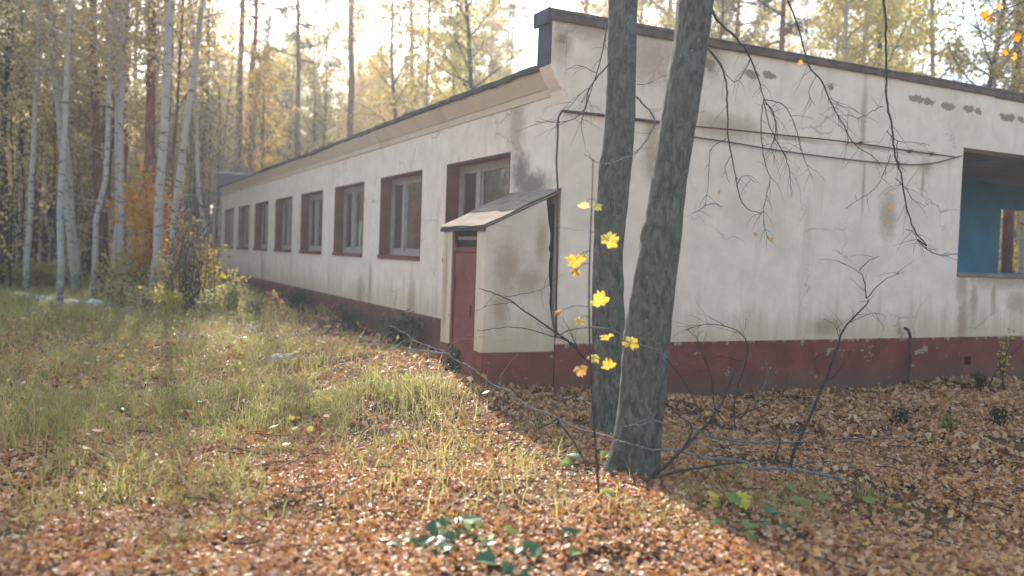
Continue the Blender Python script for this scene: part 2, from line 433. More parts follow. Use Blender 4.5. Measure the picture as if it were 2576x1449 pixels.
# ------------------------------------------------------------------ building
ZP, ZC, ZR, ZT, OV, L = 0.575, 3.466, 3.80, 4.34, 0.18, 26.95
XW, XE, YD = 6.6, 16.0, 3.1          # long wing width, end wing right end, end wing depth
TH = 0.32
B = empty('building', (0, 0, 0), 'long abandoned one-storey building with cream plaster walls and dark red plinth', 'building')

def holed_wall(name, u0, u1, v0, v1, holes, fmap, th, mat, parent, top=None):
    us = sorted({u0, u1} | {h[0] for h in holes} | {h[1] for h in holes})
    vs = sorted({v0, v1} | {h[2] for h in holes} | {h[3] for h in holes})
    def hole(u, v): return any(h[0] < u < h[1] and h[2] < v < h[3] for h in holes)
    mb = MB()
    solid = {}
    for a in range(len(us) - 1):
        for b in range(len(vs) - 1):
            solid[a, b] = not hole((us[a] + us[a + 1]) / 2, (vs[b] + vs[b + 1]) / 2)
    for (a, b), s in solid.items():
        if not s: continue
        p, q, r, t_ = us[a], us[a + 1], vs[b], vs[b + 1]
        for w_ in (0, th):
            mb.add([fmap(p, r, w_), fmap(q, r, w_), fmap(q, t_, w_), fmap(p, t_, w_)], [(0, 1, 2, 3)])
        for (da, db, e) in ((-1, 0, ((p, r), (p, t_))), (1, 0, ((q, r), (q, t_))), (0, -1, ((p, r), (q, r))), (0, 1, ((p, t_), (q, t_)))):
            if not solid.get((a + da, b + db), False):
                (e0, e1) = e
                mb.add([fmap(*e0, 0), fmap(*e1, 0), fmap(*e1, th), fmap(*e0, th)], [(0, 1, 2, 3)])
    return mb.build(name, mat, parent)

fmapF = lambda u, v, w_: (w_, u, v)                  # facade plane x = 0, facing -X
fmapE = lambda u, v, w_: (u, w_, v)                  # end wall plane y = 0, facing -Y
WY0, WP, WW, WT, WB = 1.345, 3.214, 2.168, 2.918, 1.434
wins = [(WY0 + k * WP, WY0 + k * WP + WW) for k in range(8)]
holesF = [(a, b, WB, WT) for a, b in wins]

chips = []
for (x0, y0, x1, y1) in [(3640, 375, 3700, 418), (3690, 392, 3738, 421), (3763, 407, 3818, 442), (3856, 418, 3894, 458), (3903, 430, 3925, 462),
                         (3997, 448, 4062, 492), (4072, 462, 4096, 495), (2976, 276, 3035, 317), (3050, 280, 3098, 322), (3316, 336, 3332, 365),
                         (2821, 230, 2860, 290), (2236, 140, 2262, 175)]:
    c0 = on_end(((x0 + x1) / 2) / 1.59, ((y0 + y1) / 2) / 1.59); e0 = on_end(x0 / 1.59, y0 / 1.59); e1 = on_end(x1 / 1.59, y1 / 1.59)
    chips.append((c0[0], c0[2], max(0.05, abs(e1[0] - e0[0]) / 2), max(0.05, abs(e1[2] - e0[2]) / 2.3)))
rusts = [(*on_end(1640, 145)[[0, 2]], 0.32, 0.30), (*on_end(1415, 100)[[0, 2]], 0.12, 0.25), (*on_end(1480, 75)[[0, 2]], 0.4, 0.12), (*on_end(1790, 130)[[0, 2]], 0.2, 0.35)]
for (px, py, ru, rz) in [(2172, 470, 0.03, 0.30), (2322, 445, 0.03, 0.28), (2172, 300, 0.05, 0.5), (2330, 420, 0.12, 0.1), (2235, 540, 0.15, 0.3), (1830, 320, 0.55, 0.14), (1640, 330, 0.10, 0.18), (1640, 400, 0.12, 0.25),
                         (2000, 350, 0.5, 0.03), (2200, 372, 0.6, 0.03), (2320, 385, 0.4, 0.035), (2420, 720, 0.12, 0.22), (2530, 705, 0.8, 0.13), (2450, 760, 0.08, 0.35), (2500, 740, 0.06, 0.3), (2420, 820, 0.10, 0.25), (2420, 800, 0.10, 0.3), (2560, 760, 0.25, 0.18),
                         (2080, 820, 0.3, 0.12)]:
    c0 = on_end(px, py); rusts.append((c0[0], c0[2], ru, rz))
M['plaster_end'] = plaster('cream_plaster_end', 0, (0.84, 0.65, 0.485), chips, rusts)
rf = []
for (px, py, ru, rz) in [(930, 720, 0.10, 0.40), (905, 740, 0.25, 0.3), (1035, 760, 0.16, 0.35), (660, 690, 0.25, 0.5), (590, 690, 0.2, 0.3), (1300, 300, 0.2, 0.5)]:
    c0 = on_fac(px, py); rf.append((c0[1], c0[2], ru, rz))
M['plaster_fac'] = plaster('cream_plaster_facade', 1, (0.80, 0.65, 0.51), [], rf, 0.575, [(*on_fac(1335, 468)[1:], 0.42, 0.16), (*on_fac(1310, 440)[1:], 0.22, 0.26)])
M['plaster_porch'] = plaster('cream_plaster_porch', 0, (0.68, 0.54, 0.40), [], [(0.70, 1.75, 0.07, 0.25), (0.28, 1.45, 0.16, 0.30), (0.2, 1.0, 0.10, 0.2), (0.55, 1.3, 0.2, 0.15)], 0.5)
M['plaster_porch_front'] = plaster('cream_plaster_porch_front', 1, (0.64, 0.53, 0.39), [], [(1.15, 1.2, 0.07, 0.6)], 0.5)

holed_wall('facade_wall', 0.003, L, ZP, ZC + 0.2, holesF, fmapF, TH, M['plaster_fac'], B)
# plinths, 12 mm proud of the plaster, with their air vents as holes
vy = [on_fac(965, 806)[1], on_fac(760, 750)[1]]
hp = [(y - 0.07, y + 0.07, on_fac(965, 806)[2] - 0.07, on_fac(965, 806)[2] + 0.07) for y in vy]
holed_wall('facade_plinth', -0.01, L + 0.02, -0.6, ZP, hp, lambda u, v, w_: (w_ - 0.012, u, v), TH, M['plinth_fac'], B)
vc = on_end(2432, 907)
holed_wall('end_plinth', TH, XE, -0.6, ZP - 0.002, [(vc[0] - 0.075, vc[0] + 0.075, vc[2] - 0.065, vc[2] + 0.065)],
           lambda u, v, w_: (u, w_ - 0.014, v), TH, M['plinth_end'], B)
mb = MB(); mb.box((-0.012, -0.013, -0.6), (TH, -0.002, ZP - 0.001)); mb.build('plinth_corner', M['plinth_end'], B)

# end wall with loggia opening; parapet flares out over the eaves at its left end
XO, ZOT, ZOB = 6.92, 3.438, 1.545
XO2 = 13.5
holed_wall('end_wall', 0.003, XE, ZP, ZT, [(XO, XO2, ZOB, ZOT)], fmapE, TH - 0.02, M['plaster_end'], B)
mb = MB()   # the flare
prof = [(0.0, ZC - 0.12), (-0.035, ZC + 0.03), (-0.13, ZC + 0.16), (-OV - 0.02, ZR - 0.04), (-OV - 0.02, ZT), (0.0, ZT)]
n = len(prof)
mb.add([(x, 0.002, z) for x, z in prof] + [(x, 0.27, z) for x, z in prof],
       [tuple(range(n)), tuple(range(2 * n - 1, n - 1, -1))] + [(k, (k + 1) % n, (k + 1) % n + n, k + n) for k in range(n)])
mb.build('parapet_end', M['plaster_end'], B)
rng = np.random.default_rng(5)
# dark felt apron wrapping the parapet end
mb = MB(); mb.box((-OV - 0.035, -0.012, ZR - 0.03), (-OV - 0.021, 0.30, ZT + 0.02)); mb.build('parapet_apron', M['navyfelt'], B)
# coping pieces
xs = -OV - 0.05
while xs < XE:
    ln = 1.9 + rng.uniform(-0.2, 0.2)
    mb = MB(); j = rng.uniform(-0.012, 0.012)
    dz = 0.075 + rng.uniform(-0.01, 0.02)
    mb.box((xs + 0.004, -0.045 + j, ZT + 0.004), (min(xs + ln, XE), 0.36, ZT + 0.045 + j))
    mb.box((xs + 0.004, -0.046 + j, ZT - dz), (min(xs + ln, XE), -0.012 + j * 0.3, ZT + 0.002))
    bevel(mb.build('coping', M['coping'], B), 0.01)
    xs += ln
mb = MB(); mb.box((-OV - 0.09, -0.04, ZT - 0.12), (-OV - 0.04, 0.34, ZT + 0.06)); bevel(mb.build('coping_end', M['navyfelt'], B), 0.02)
# far parapet
mb = MB(); mb.box((-OV - 0.02, L - 0.28, ZR - 0.3), (XW, L, ZT + 0.02)); mb.build('far_parapet', M['navyfelt'], B)
mb = MB(); mb.box((-OV - 0.08, L - 0.34, ZT + 0.022), (XW, L + 0.05, ZT + 0.07)); mb.build('far_coping', M['concrete'], B)
# cornice in cast pieces along the eaves
ys = 0.30
while ys < L - 0.3:
    ln = min(3.2, L - 0.3 - ys)
    j = rng.uniform(-0.006, 0.006)
    prof = [(-0.003, ZC), (-0.022 + j, ZC + 0.004), (-0.030 + j, ZC + 0.095), (-0.046 + j, ZC + 0.10), (-0.150 + j, ZR - 0.085), (-0.156 + j, ZR - 0.035), (-0.003, ZR - 0.035)]
    n = len(prof); mb = MB()
    mb.add([(x, ys + 0.003, z) for x, z in prof] + [(x, ys + ln - 0.003, z) for x, z in prof],
           [tuple(range(n)), tuple(range(2 * n - 1, n - 1, -1))] + [(k, (k + 1) % n, (k + 1) % n + n, k + n) for k in range(n)])
    mb.build('cornice', M['fascia'], B)
    ys += ln
# roof slab with a ragged felt edge
yy = np.arange(0.28, L - 0.28, 0.22)
e = -OV - 0.02 + rng.uniform(-0.03, 0.012, len(yy)); dz = np.cumsum(rng.uniform(-0.006, 0.006, len(yy))); dz -= np.linspace(dz[0], dz[-1], len(yy))
Vr = []
for y, x, d in zip(yy, e, dz):
    Vr += [(x, y, ZR - 0.035 + d - rng.uniform(0, 0.02)), (x, y, ZR + 0.012 + d), (XW * 0.5, y, ZR + 0.25), (XW + 0.2, y, ZR + 0.02), (XW + 0.2, y, ZR - 0.034), (0.4, y, ZR - 0.034)]
F = []
for k in range(len(yy) - 1):
    for q in range(6): F.append((k * 6 + q, k * 6 + (q + 1) % 6, (k + 1) * 6 + (q + 1) % 6, (k + 1) * 6 + q))
MB().add(Vr, F).build('roof', M['felt'], B)
mb = MB(); mb.box((XW + 0.21, TH - 0.015, ZR - 0.1), (XE, YD + 0.3, ZR + 0.02)); mb.build('wing_roof', M['felt'], B)
# hidden walls that close the shell
mb = MB(); mb.box((TH + 0.002, L - TH, -0.5), (XW, L - 0.002, ZR - 0.04)); mb.build('far_wall', M['inner_wall'], B)
mb = MB(); mb.box((XW - 0.25, YD + 0.01, -0.5), (XW, L - TH - 0.01, ZR - 0.04)); mb.build('rear_wall', M['inner_wall'], B)
mb = MB(); mb.box((XW - 0.25, TH + 0.01, -0.5), (XW, YD - 0.01, ZR - 0.04)); mb.build('cross_wall', M['blue'], B)
mb = MB(); mb.box((TH + 0.01, TH + 0.01, 0.3), (XW - 0.26, L - TH - 0.02, 0.5)); mb.build('inner_floor', M['inner_wall'], B)
for yq in (4.1, 7.3, 10.6, 13.8, 17.0, 20.2, 23.4):
    mb = MB(); mb.box((TH + 0.02, yq - 0.06, 0.51), (XW - 0.27, yq + 0.06, ZR - 0.06)); mb.build('inner_partition', M['inner_wall'], B)
# loggia room
bw0 = on_end(2515, 600, YD)[0]
bzt = on_end(2540, 527, YD)[2]; bzb = on_end(2540, 686, YD)[2]
holed_wall('blue_wall', XW + 0.01, XE - 0.31, -0.3, ZOT + 0.003, [(bw0, bw0 + 3.6, bzb, bzt)], lambda u, v, w_: (u, YD + w_, v), 0.12, M['blue'], B)
mb = MB(); mb.box((XW + 0.01, TH - 0.01, ZOT + 0.004), (XE - 0.31, YD - 0.003, ZOT + 0.15)); mb.build('loggia_ceiling', M['ceiling'], B)
mb = MB(); mb.box((XW + 0.01, TH, 0.3), (XE - 0.31, YD - 0.01, 0.5)); mb.build('loggia_floor', M['concrete'], B)
mb = MB(); mb.box((XO + 0.004, -0.035, ZOB - 0.05), (XO2 - 0.004, TH, ZOB + 0.012)); bevel(mb.build('opening_sill', M['ceiling'], B), 0.008)
# conduit, cable, corner pipe
def pipe(name, pts, r, mat, parent, sides=8, n=6):
    P = smooth_path(pts, n); mb = MB(); mb.tube(P, r, sides); return mb.build(name, mat, parent, True)
pa = [on_end(px, py, -0.035) for px, py in [(1416, 279), (1500, 288), (1600, 300), (1700, 312)]]
pipe('conduit', pa, 0.017, M['rust'], B)
pb = [on_end(px, py, -0.008) for px, py in [(1702, 314), (1800, 322), (1900, 332), (2000, 343), (2100, 353), (2200, 366), (2300, 381), (2412, 396)]]
pipe('conduit', pb, 0.008, M['rust'], B)
cb = [on_end(px, py, -0.05) for px, py in [(1680, 330), (1750, 345), (1850, 360), (1950, 377), (2060, 392), (2180, 406), (2280, 414), (2350, 410), (2420, 392)]]
pipe('cable', cb, 0.010, M['cable'], B)
cc = [on_end(px, py, -0.02) - np.array([0.02, 0, 0]) for px, py in [(1418, 279), (1408, 300), (1407, 340), (1404, 400), (1405, 440), (1407, 480), (1406, 560), (1405, 660), (1403, 760), (1403, 850)]]
pipe('corner_pipe', cc, 0.012, M['rust'], B)
for px, py in [(2165, 360), (2290, 380), (2345, 387)]:
    c0 = on_end(px, py, -0.02); mb = MB(); mb.box(c0 - [0.02, 0.02, 0.02], c0 + [0.02, 0.02, 0.02]); mb.build('bracket', M['rust'], B)
# hairline joint lintels above windows: shallow plaster bands
def window(k):
    a, b = wins[k]
    g = empty('window', (0, a, WB)); g.parent = B
    dp = 0.27
    def box(name, y0, y1, z0, z1, x0, x1, m, bv=0.004):
        mb = MB(); mb.box((x0, y0, z0), (x1, y1, z1)); o = mb.build(name, m, g); return bevel(o, bv) if bv else o
    t_ = 0.022
    # painted reveal boards, 6 mm proud of the wall
    box('reveal_board', b - t_, b - 0.001, WB + t_, WT - t_, -0.006, dp, M['redwood'])
    box('reveal_board', a + 0.001, a + t_, WB + t_, WT - t_, -0.006, dp, M['redwood'])
    box('reveal_board', a + 0.001, b - 0.001, WT - t_, WT - 0.001, -0.006, dp, M['redwood'])
    box('sill', a - 0.0, b + 0.0, WB + 0.001, WB + 0.07, -0.035, dp, M['redwood'])
    # frame
    x0, x1 = dp - 0.07, dp - 0.003
    fr = 0.075
    z0, z1 = WB + 0.072, WT - t_ - 0.001
    y0, y1 = a + t_ + 0.001, b - t_ - 0.001
    my = y0 + (y1 - y0) * 0.66          # mullion (narrow casement on the far side)
    box('frame', y0, y0 + fr, z0, z1, x0, x1, M['white_wood'])
    box('frame', y1 - fr, y1, z0, z1, x0, x1, M['white_wood'])
    box('frame', y0 + fr + 0.001, y1 - fr - 0.001, z1 - fr, z1, x0 + 0.002, x1, M['white_wood'])
    box('frame', y0 + fr + 0.001, y1 - fr - 0.001, z0, z0 + fr, x0 + 0.002, x1, M['white_wood'])
    box('mullion', my - 0.07, my + 0.07, z0 + fr + 0.001, z1 - fr - 0.001, x0 - 0.01, x1, M['white_wood'])
    # casement sashes
    for (p, q) in ((y0 + fr, my - 0.07), (my + 0.07, y1 - fr)):
        mb = MB(); s_ = 0.045; r0, r1 = p + 0.003, q - 0.003; u0, u1 = z0 + fr + 0.003, z1 - fr - 0.003
        mb.box((x0 + 0.015, r0, u0), (x1 - 0.01, r0 + s_, u1)); mb.box((x0 + 0.015, r1 - s_, u0), (x1 - 0.01, r1, u1))
        mb.box((x0 + 0.016, r0 + s_, u0), (x1 - 0.011, r1 - s_, u0 + s_)); mb.box((x0 + 0.016, r0 + s_, u1 - s_), (x1 - 0.011, r1 - s_, u1))
        mb.build('sash', M['white_wood'], g)
        if k == 2 and p < my - 0.2: 
            # broken pane: only a jagged upper rest of the glass is left
            ys_ = np.linspace(r0 + s_, r1 - s_, 7); js = [0.62, 0.5, 0.45, 0.38, 0.5, 0.42, 0.55]
            Vp = [(x1 - 0.03, y, u1 - s_) for y in ys_] + [(x1 - 0.03, y, u1 - s_ - (u1 - u0) * j_) for y, j_ in zip(ys_, js)]
            MB().add(Vp, [(i_, i_ + 1, i_ + 8, i_ + 7) for i_ in range(6)]).build('pane', M['glass'], g)
        else:
            mb = MB(); mb.box((x1 - 0.032, r0 + s_ - 0.004, u0 + s_ - 0.004), (x1 - 0.028, r1 - s_ + 0.004, u1 - s_ + 0.004)); mb.build('pane', M['dark_glass' if k in (0, 1, 7) else 'glass'], g)
    if k in (2, 3, 4, 5, 6):
        # gathered curtain hanging inside
        lo, hi = {1: (0.8, 1.0), 2: (0.0, 1.0), 3: (0.0, 0.95), 4: (0.35, 1.0), 5: (0.0, 1.0), 6: (0.3, 0.9)}[k]
        yc = np.linspace(y0 + (y1 - y0) * lo, y0 + (y1 - y0) * hi, 60)
        xc = 0.315 + 0.025 * np.sin(yc * 38) + 0.012 * np.sin(yc * 71)
        zt_ = z1 - 0.02; zb_ = np.full(60, z0 + 0.05)
        if k == 2: zb_ = np.where(yc < y0 + (y1 - y0) * 0.52, z0 + 0.75, z0 + 0.05) 
        Vc = np.vstack([np.stack([xc, yc, np.full(60, zt_)], -1), np.stack([xc + 0.01 * np.sin(yc * 9), yc, zb_], -1)])
        i_ = np.arange(59)
        link('curtain', mesh_np('curtain', Vc, np.stack([i_, i_ + 1, i_ + 61, i_ + 60], -1), True), M['curtain'], g)
for k in range(8): window(k)

# ------------------------------------------------------------------ porch
DV, WV, ZVF, ZVB = 0.93, 1.25, 1.91, 2.355
PO = empty('porch', (-DV, 0, 0), 'small lean-to entrance porch with red door at the corner of the long building', 'porch')
slope = (ZVB - ZVF) / DV
def zr(x): return ZVB + slope * x
# south wall with a ragged cracked right edge
edge = [(0.50, -0.015), (0.70, -0.02), (0.80, -0.05), (0.92, -0.075), (1.05, -0.10), (1.20, -0.095), (1.36, -0.12), (1.50, -0.125), (1.62, -0.11), (1.68, -0.135), (1.76, -0.115), (1.86, -0.12), (1.98, -0.15), (2.10, -0.165), (2.2, -0.18)]
pr = [(-DV, 0.49), (-0.014, 0.49)] + [(x, z) for z, x in edge] + [(-0.18, zr(-0.18) - 0.03), (-DV, zr(-DV) - 0.03)]
n = len(pr); mb = MB()
mb.add([(x, 0.004, z) for x, z in pr] + [(x, 0.12, z) for x, z in pr],
       [tuple(range(n)), tuple(range(2 * n - 1, n - 1, -1))] + [(k, (k + 1) % n, (k + 1) % n + n, k + n) for k in range(n)])
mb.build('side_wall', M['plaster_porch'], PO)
mb = MB(); mb.box((-DV - 0.012, -0.006, -0.5), (-0.016, 0.12, 0.488)); mb.build('side_plinth', M['plinth_end'], PO)
# near-black box painted as the inner shade seen through the crack
mb = MB(); mb.box((-0.22, 0.125, 0.5), (-0.004, 0.16, 2.2)); mb.build('crack_shade', M['darkhole'], PO)
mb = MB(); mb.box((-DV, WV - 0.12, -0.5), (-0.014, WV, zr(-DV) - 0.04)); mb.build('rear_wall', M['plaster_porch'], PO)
# front jambs
dy0, dy1 = 0.24, 0.98
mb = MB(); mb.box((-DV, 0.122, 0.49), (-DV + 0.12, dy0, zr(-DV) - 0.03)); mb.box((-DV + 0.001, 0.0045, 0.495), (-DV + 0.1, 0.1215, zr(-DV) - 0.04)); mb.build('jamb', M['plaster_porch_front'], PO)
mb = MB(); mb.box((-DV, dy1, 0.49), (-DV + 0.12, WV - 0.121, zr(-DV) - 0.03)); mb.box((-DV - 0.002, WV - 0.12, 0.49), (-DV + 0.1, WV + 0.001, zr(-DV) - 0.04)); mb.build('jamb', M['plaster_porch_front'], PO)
mb = MB(); mb.box((-DV - 0.013, 0.122, -0.5), (-DV + 0.12, dy0 - 0.001, 0.488)); mb.build('front_plinth', M['plinth_fac'], PO)
mb = MB(); mb.box((-DV - 0.013, dy1 + 0.001, -0.5), (-DV + 0.12, WV + 0.003, 0.488)); mb.build('front_plinth', M['plinth_fac'], PO)
# door
D = empty('door', (-DV, dy1, -0.1)); D.parent = PO; D.location = (0, dy1, -0.1)
def dbox(name, y0, y1, z0, z1, x0, x1, m, bv=0.004):
    mb = MB(); mb.box((x0, y0, z0), (x1, y1, z1)); return bevel(mb.build(name, m, D), bv)
dz1 = zr(-DV) - 0.06
dbox('door_leaf', dy0 + 0.055, dy1 - 0.055, -0.16, 1.60, -DV + 0.03, -DV + 0.07, M['reddoor'])
dbox('door_frame', dy0 + 0.002, dy0 + 0.05, -0.3, dz1, -DV + 0.012, -DV + 0.09, M['redwood'])
dbox('door_frame', dy1 - 0.05, dy1 - 0.002, -0.3, dz1, -DV + 0.012, -DV + 0.09, M['redwood'])
dbox('transom_bar', dy0 + 0.052, dy1 - 0.052, 1.605, 1.66, -DV + 0.014, -DV + 0.09, M['redwood'])
dbox('transom_panel', dy0 + 0.052, dy1 - 0.052, 1.662, dz1, -DV + 0.05, -DV + 0.07, M['darkhole'])
dbox('transom_slat', dy0 + 0.10, dy1 - 0.10, 1.745, 1.785, -DV + 0.035, -DV + 0.049, M['sheet'])
for z in (0.35, 1.0): dbox('door_batten', dy0 + 0.06, dy1 - 0.06, z, z + 0.07, -DV + 0.022, -DV + 0.029, M['reddoor'])
dbox('hinge', dy1 - 0.09, dy1 - 0.045, 1.15, 1.30, -DV + 0.006, -DV + 0.029, M['rust'])
dbox('hinge', dy1 - 0.09, dy1 - 0.045, 0.35, 0.48, -DV + 0.006, -DV + 0.0215, M['rust'])
dbox('handle', dy0 + 0.09, dy0 + 0.115, 0.85, 1.0, -DV - 0.02, -DV + 0.0, M['rust'])
# roof of the porch: two overlapping sheets, front board
def sheet(name, x0, x1, y0, y1, lift, th, mat, seed):
    r = np.random.default_rng(seed); nx_, ny_ = 8, 8; Vt = []
    X = np.linspace(x0, x1, nx_); Y = np.linspace(y0, y1, ny_)
    for zoff in (0, th):
        for a_ in X:
            for b_ in Y:
                Vt.append((a_, b_, zr(a_) + lift + zoff + 0.006 * math.sin(b_ * 9 + seed) + 0.004 * math.sin(a_ * 11)))
    F = []
    for s_ in (0, nx_ * ny_):
        for i_ in range(nx_ - 1):
            for j_ in range(ny_ - 1):
                q = s_ + i_ * ny_ + j_; F.append((q, q + 1, q + ny_ + 1, q + ny_))
    N_ = nx_ * ny_
    for i_ in range(nx_ - 1):
        for q in (i_ * ny_, i_ * ny_ + ny_ - 1): F.append((q, q + ny_, q + ny_ + N_, q + N_))
    for j_ in range(ny_ - 1):
        for q in (j_, (nx_ - 1) * ny_ + j_): F.append((q, q + 1, q + 1 + N_, q + N_))
    return MB().add(Vt, F).build(name, mat, PO)
sheet('roof_deck', -DV - 0.015, -0.005, -0.015, WV + 0.03, -0.018, 0.018, M['ceiling'], 1)
sheet('roof_sheet', -DV - 0.045, -0.50, -0.022, WV + 0.045, 0.010, 0.006, M['sheet'], 2)
sheet('roof_sheet', -0.56, 0.0, -0.022, WV + 0.04, 0.020, 0.006, M['sheet'], 3)
mb = MB(); mb.box((-DV - 0.036, -0.018, zr(-DV) - 0.065), (-DV - 0.016, WV + 0.035, zr(-DV) - 0.022)); bevel(mb.build('front_board', M['felt'], PO), 0.004)

# bent pipe by the end wall
bp = [on_end(px, py, -0.12) for px, py in [(2276, 826), (2283, 829), (2289, 842), (2290, 870), (2288, 920), (2285, 990)]]
bp[-1][2] = -0.3
g = empty('bent_pipe', (bp[-1][0], -0.12, -0.13), 'rusty bent pipe standing out of the ground against the red plinth', 'pipe')
pipe('pipe_body', bp, 0.022, M['rust'], g)
c0 = bp[3]; mb = MB(); mb.tube([c0 - [0, 0, 0.03], c0 + [0, 0, 0.03]], [0.029, 0.029], 10); mb.build('pipe_collar', M['rust'], g, True)

# ------------------------------------------------------------------ plants: generic pieces
def quads(C, size, rng, flat=0.0, aspect=0.7):
    """leaf-sized folded quads at C"""
    n = len(C)
    a = rng.normal(size=(n, 3)); a /= np.linalg.norm(a, axis=1)[:, None]
    b = rng.normal(size=(n, 3)); 
    if flat: a[:, 2] *= (1 - flat); b[:, 2] *= (1 - flat)
    b -= a * np.sum(a * b, 1)[:, None] / (np.sum(a * a, 1)[:, None]); b /= np.linalg.norm(b, axis=1)[:, None]
    s = size * rng.uniform(0.6, 1.3, n)[:, None]
    V = np.stack([C - a * s * 0.5, C + b * s * aspect * 0.5 - a * s * 0.08, C + a * s * 0.5, C - b * s * aspect * 0.5 - a * s * 0.08], 1).reshape(-1, 3)
    F = np.arange(n * 4).reshape(-1, 4)
    return V, F
def side_twigs(P, r0, rng, n, ln, up=0.3, droop=0.0, mb=None, r=0.004):
    """thin twigs sprouting from path P; returns their points"""
    out = []
    for _ in range(n):
        i_ = int(rng.integers(int(len(P) * 0.15), len(P) - 1)); p = P[i_]
        tdir = P[min(i_ + 1, len(P) - 1)] - P[i_ - 1]; tdir /= np.linalg.norm(tdir) + 1e-9
        d = rng.normal(size=3) * 0.8 + tdir * 0.9 + np.array([0, 0, up]); d /= np.linalg.norm(d)
        l = ln * rng.uniform(0.4, 1.2); k = 5
        q = [p]
        for s_ in range(k - 1):
            d = d + rng.normal(size=3) * 0.16 + np.array([0, 0, -droop]); d /= np.linalg.norm(d)
            q.append(q[-1] + d * l / (k - 1))
        q = np.array(q)
        if mb is not None: mb.tube(q, np.linspace(r, r * 0.35, k), 4)
        out.append(q)
    return out

# ------------------------------------------------------------------ forest tree prototypes
def make_tree(kind, seed):
    r = np.random.default_rng(seed)
    P = dict(birch=dict(H=(15, 19), r0=(0.08, 0.11), cb=0.40, cr=2.0, nl=26, nleaf=6500, ls=0.11),
             pine=dict(H=(19, 23), r0=(0.15, 0.20), cb=0.55, cr=2.4, nl=24, nleaf=6500, ls=0.22),
             aspen=dict(H=(13, 18), r0=(0.09, 0.14), cb=0.38, cr=2.4, nl=28, nleaf=7000, ls=0.12),
             thin=dict(H=(10, 14), r0=(0.05, 0.075), cb=0.40, cr=1.5, nl=22, nleaf=4200, ls=0.11),
             spruce=dict(H=(10, 15), r0=(0.10, 0.14), cb=0.08, cr=2.0, nl=60, nleaf=8000, ls=0.20),
             under=dict(H=(4, 6.5), r0=(0.03, 0.05), cb=0.1, cr=1.3, nl=24, nleaf=3000, ls=0.11))[kind]
    H = r.uniform(*P['H']); r0 = r.uniform(*P['r0'])
    k = 14; t_ = np.linspace(0, 1, k)
    wob = np.cumsum(r.normal(size=(k, 2)) * (0.004 if kind == 'pine' else 0.012) * H / 3, axis=0); wob -= wob[0]
    path = np.stack([wob[:, 0], wob[:, 1], t_ * H], -1)
    path = np.vstack([path[:1] - [0, 0, 0.4], path])
    rad = r0 * (1 - t_ * 0.9) ** (0.75); rad = np.concatenate([[r0 * 1.35], rad]); rad[1] *= 1.2
    tb = MB(); tb.tube(path, rad, 9)
    leaves = []
    def pt(t0): 
        x = np.interp(t0 * H, path[:, 2], path[:, 0]); y = np.interp(t0 * H, path[:, 2], path[:, 1]); return np.array([x, y, t0 * H])
    for i_ in range(P['nl']):
        t0 = P['cb'] + (0.97 - P['cb']) * (i_ + r.uniform(0, 1)) / P['nl']
        az = i_ * 2.4 + r.uniform(-0.5, 0.5)
        rel = (t0 - P['cb']) / (1 - P['cb'])
        prof = (0.55 + 0.6 * math.sin(math.pi * min(1, rel * 0.9 + 0.1))) * (1 - rel * 0.45)
        if kind == 'spruce': prof = 1.05 - rel
        ln = P['cr'] * prof * r.uniform(0.7, 1.2)
        el = {'birch': 0.75, 'pine': 0.15, 'aspen': 0.65, 'thin': 0.75, 'under': 0.6, 'spruce': -0.15}[kind] + r.uniform(-0.2, 0.2)
        d = np.array([math.cos(az) * math.cos(el), math.sin(az) * math.cos(el), math.sin(el)])
        q = [pt(t0)]
        for s_ in range(5):
            d = d + r.normal(size=3) * 0.10 + np.array([0, 0, -0.10 if kind == 'birch' else 0.02]); d /= np.linalg.norm(d)
            q.append(q[-1] + d * ln / 5)
        q = np.array(q)
        rr = max(0.012, r0 * 0.35 * (1 - rel * 0.6))
        tb.tube(q, np.linspace(rr, rr * 0.3, 6), 5)
        for s_ in range(5):
            base = q[r.integers(1, 6)]
            d2 = d * 0.6 + r.normal(size=3) * 0.7; d2[2] += -0.5 if kind == 'birch' else 0.15; d2 /= np.linalg.norm(d2)
            l2 = ln * r.uniform(0.25, 0.5)
            q2 = base + d2 * np.linspace(0, l2, 4)[:, None] + np.cumsum(r.normal(size=(4, 3)) * 0.03, 0)
            q2[0] = base
            tb.tube(q2, np.linspace(rr * 0.35, 0.004, 4), 3)
            leaves.append((q2, l2))
    # a few dead snags low on the stem
    for _ in range(5 if kind != 'under' else 1):
        t0 = r.uniform(0.08, P['cb'] + 0.05); az = r.uniform(0, 6.28); ln = r.uniform(0.4, 1.4)
        d = np.array([math.cos(az), math.sin(az), r.uniform(-0.1, 0.5)])
        q = pt(t0) + d * np.linspace(0, ln, 4)[:, None] + np.cumsum(r.normal(size=(4, 3)) * 0.03, 0); q[0] = pt(t0)
        tb.tube(q, np.linspace(0.016, 0.005, 4), 4)
    n = P['nleaf']; idx = r.integers(0, len(leaves), n); tt = r.uniform(0.1, 1.1, n)
    C = np.array([leaves[a_][0][min(3, int(b_ * 3))] for a_, b_ in zip(idx, tt)])
    keep = r.uniform(size=len(leaves)) < 0.8
    spread = np.array([0.10 + 0.17 * leaves[a_][1] for a_ in idx])
    C = C + r.normal(size=(n, 3)) * spread[:, None] * (np.array([1, 1, 0.5]) if kind == 'pine' else np.array([1, 1, 1.0]))
    C = C[keep[idx]]
    asp = 0.25 if kind in ('pine', 'spruce') else 0.75
    Vq, Fq = quads(C, P['ls'], r, 0, asp)
    barkm = {'birch': 'birch', 'pine': 'pine', 'aspen': 'bark_dark', 'thin': 'bark_dark', 'under': 'bark_dark', 'spruce': 'bark_dark'}[kind]
    return tb.mesh('trunk', True), mesh_np('crown', Vq, Fq), barkm, H
PROTO = {}
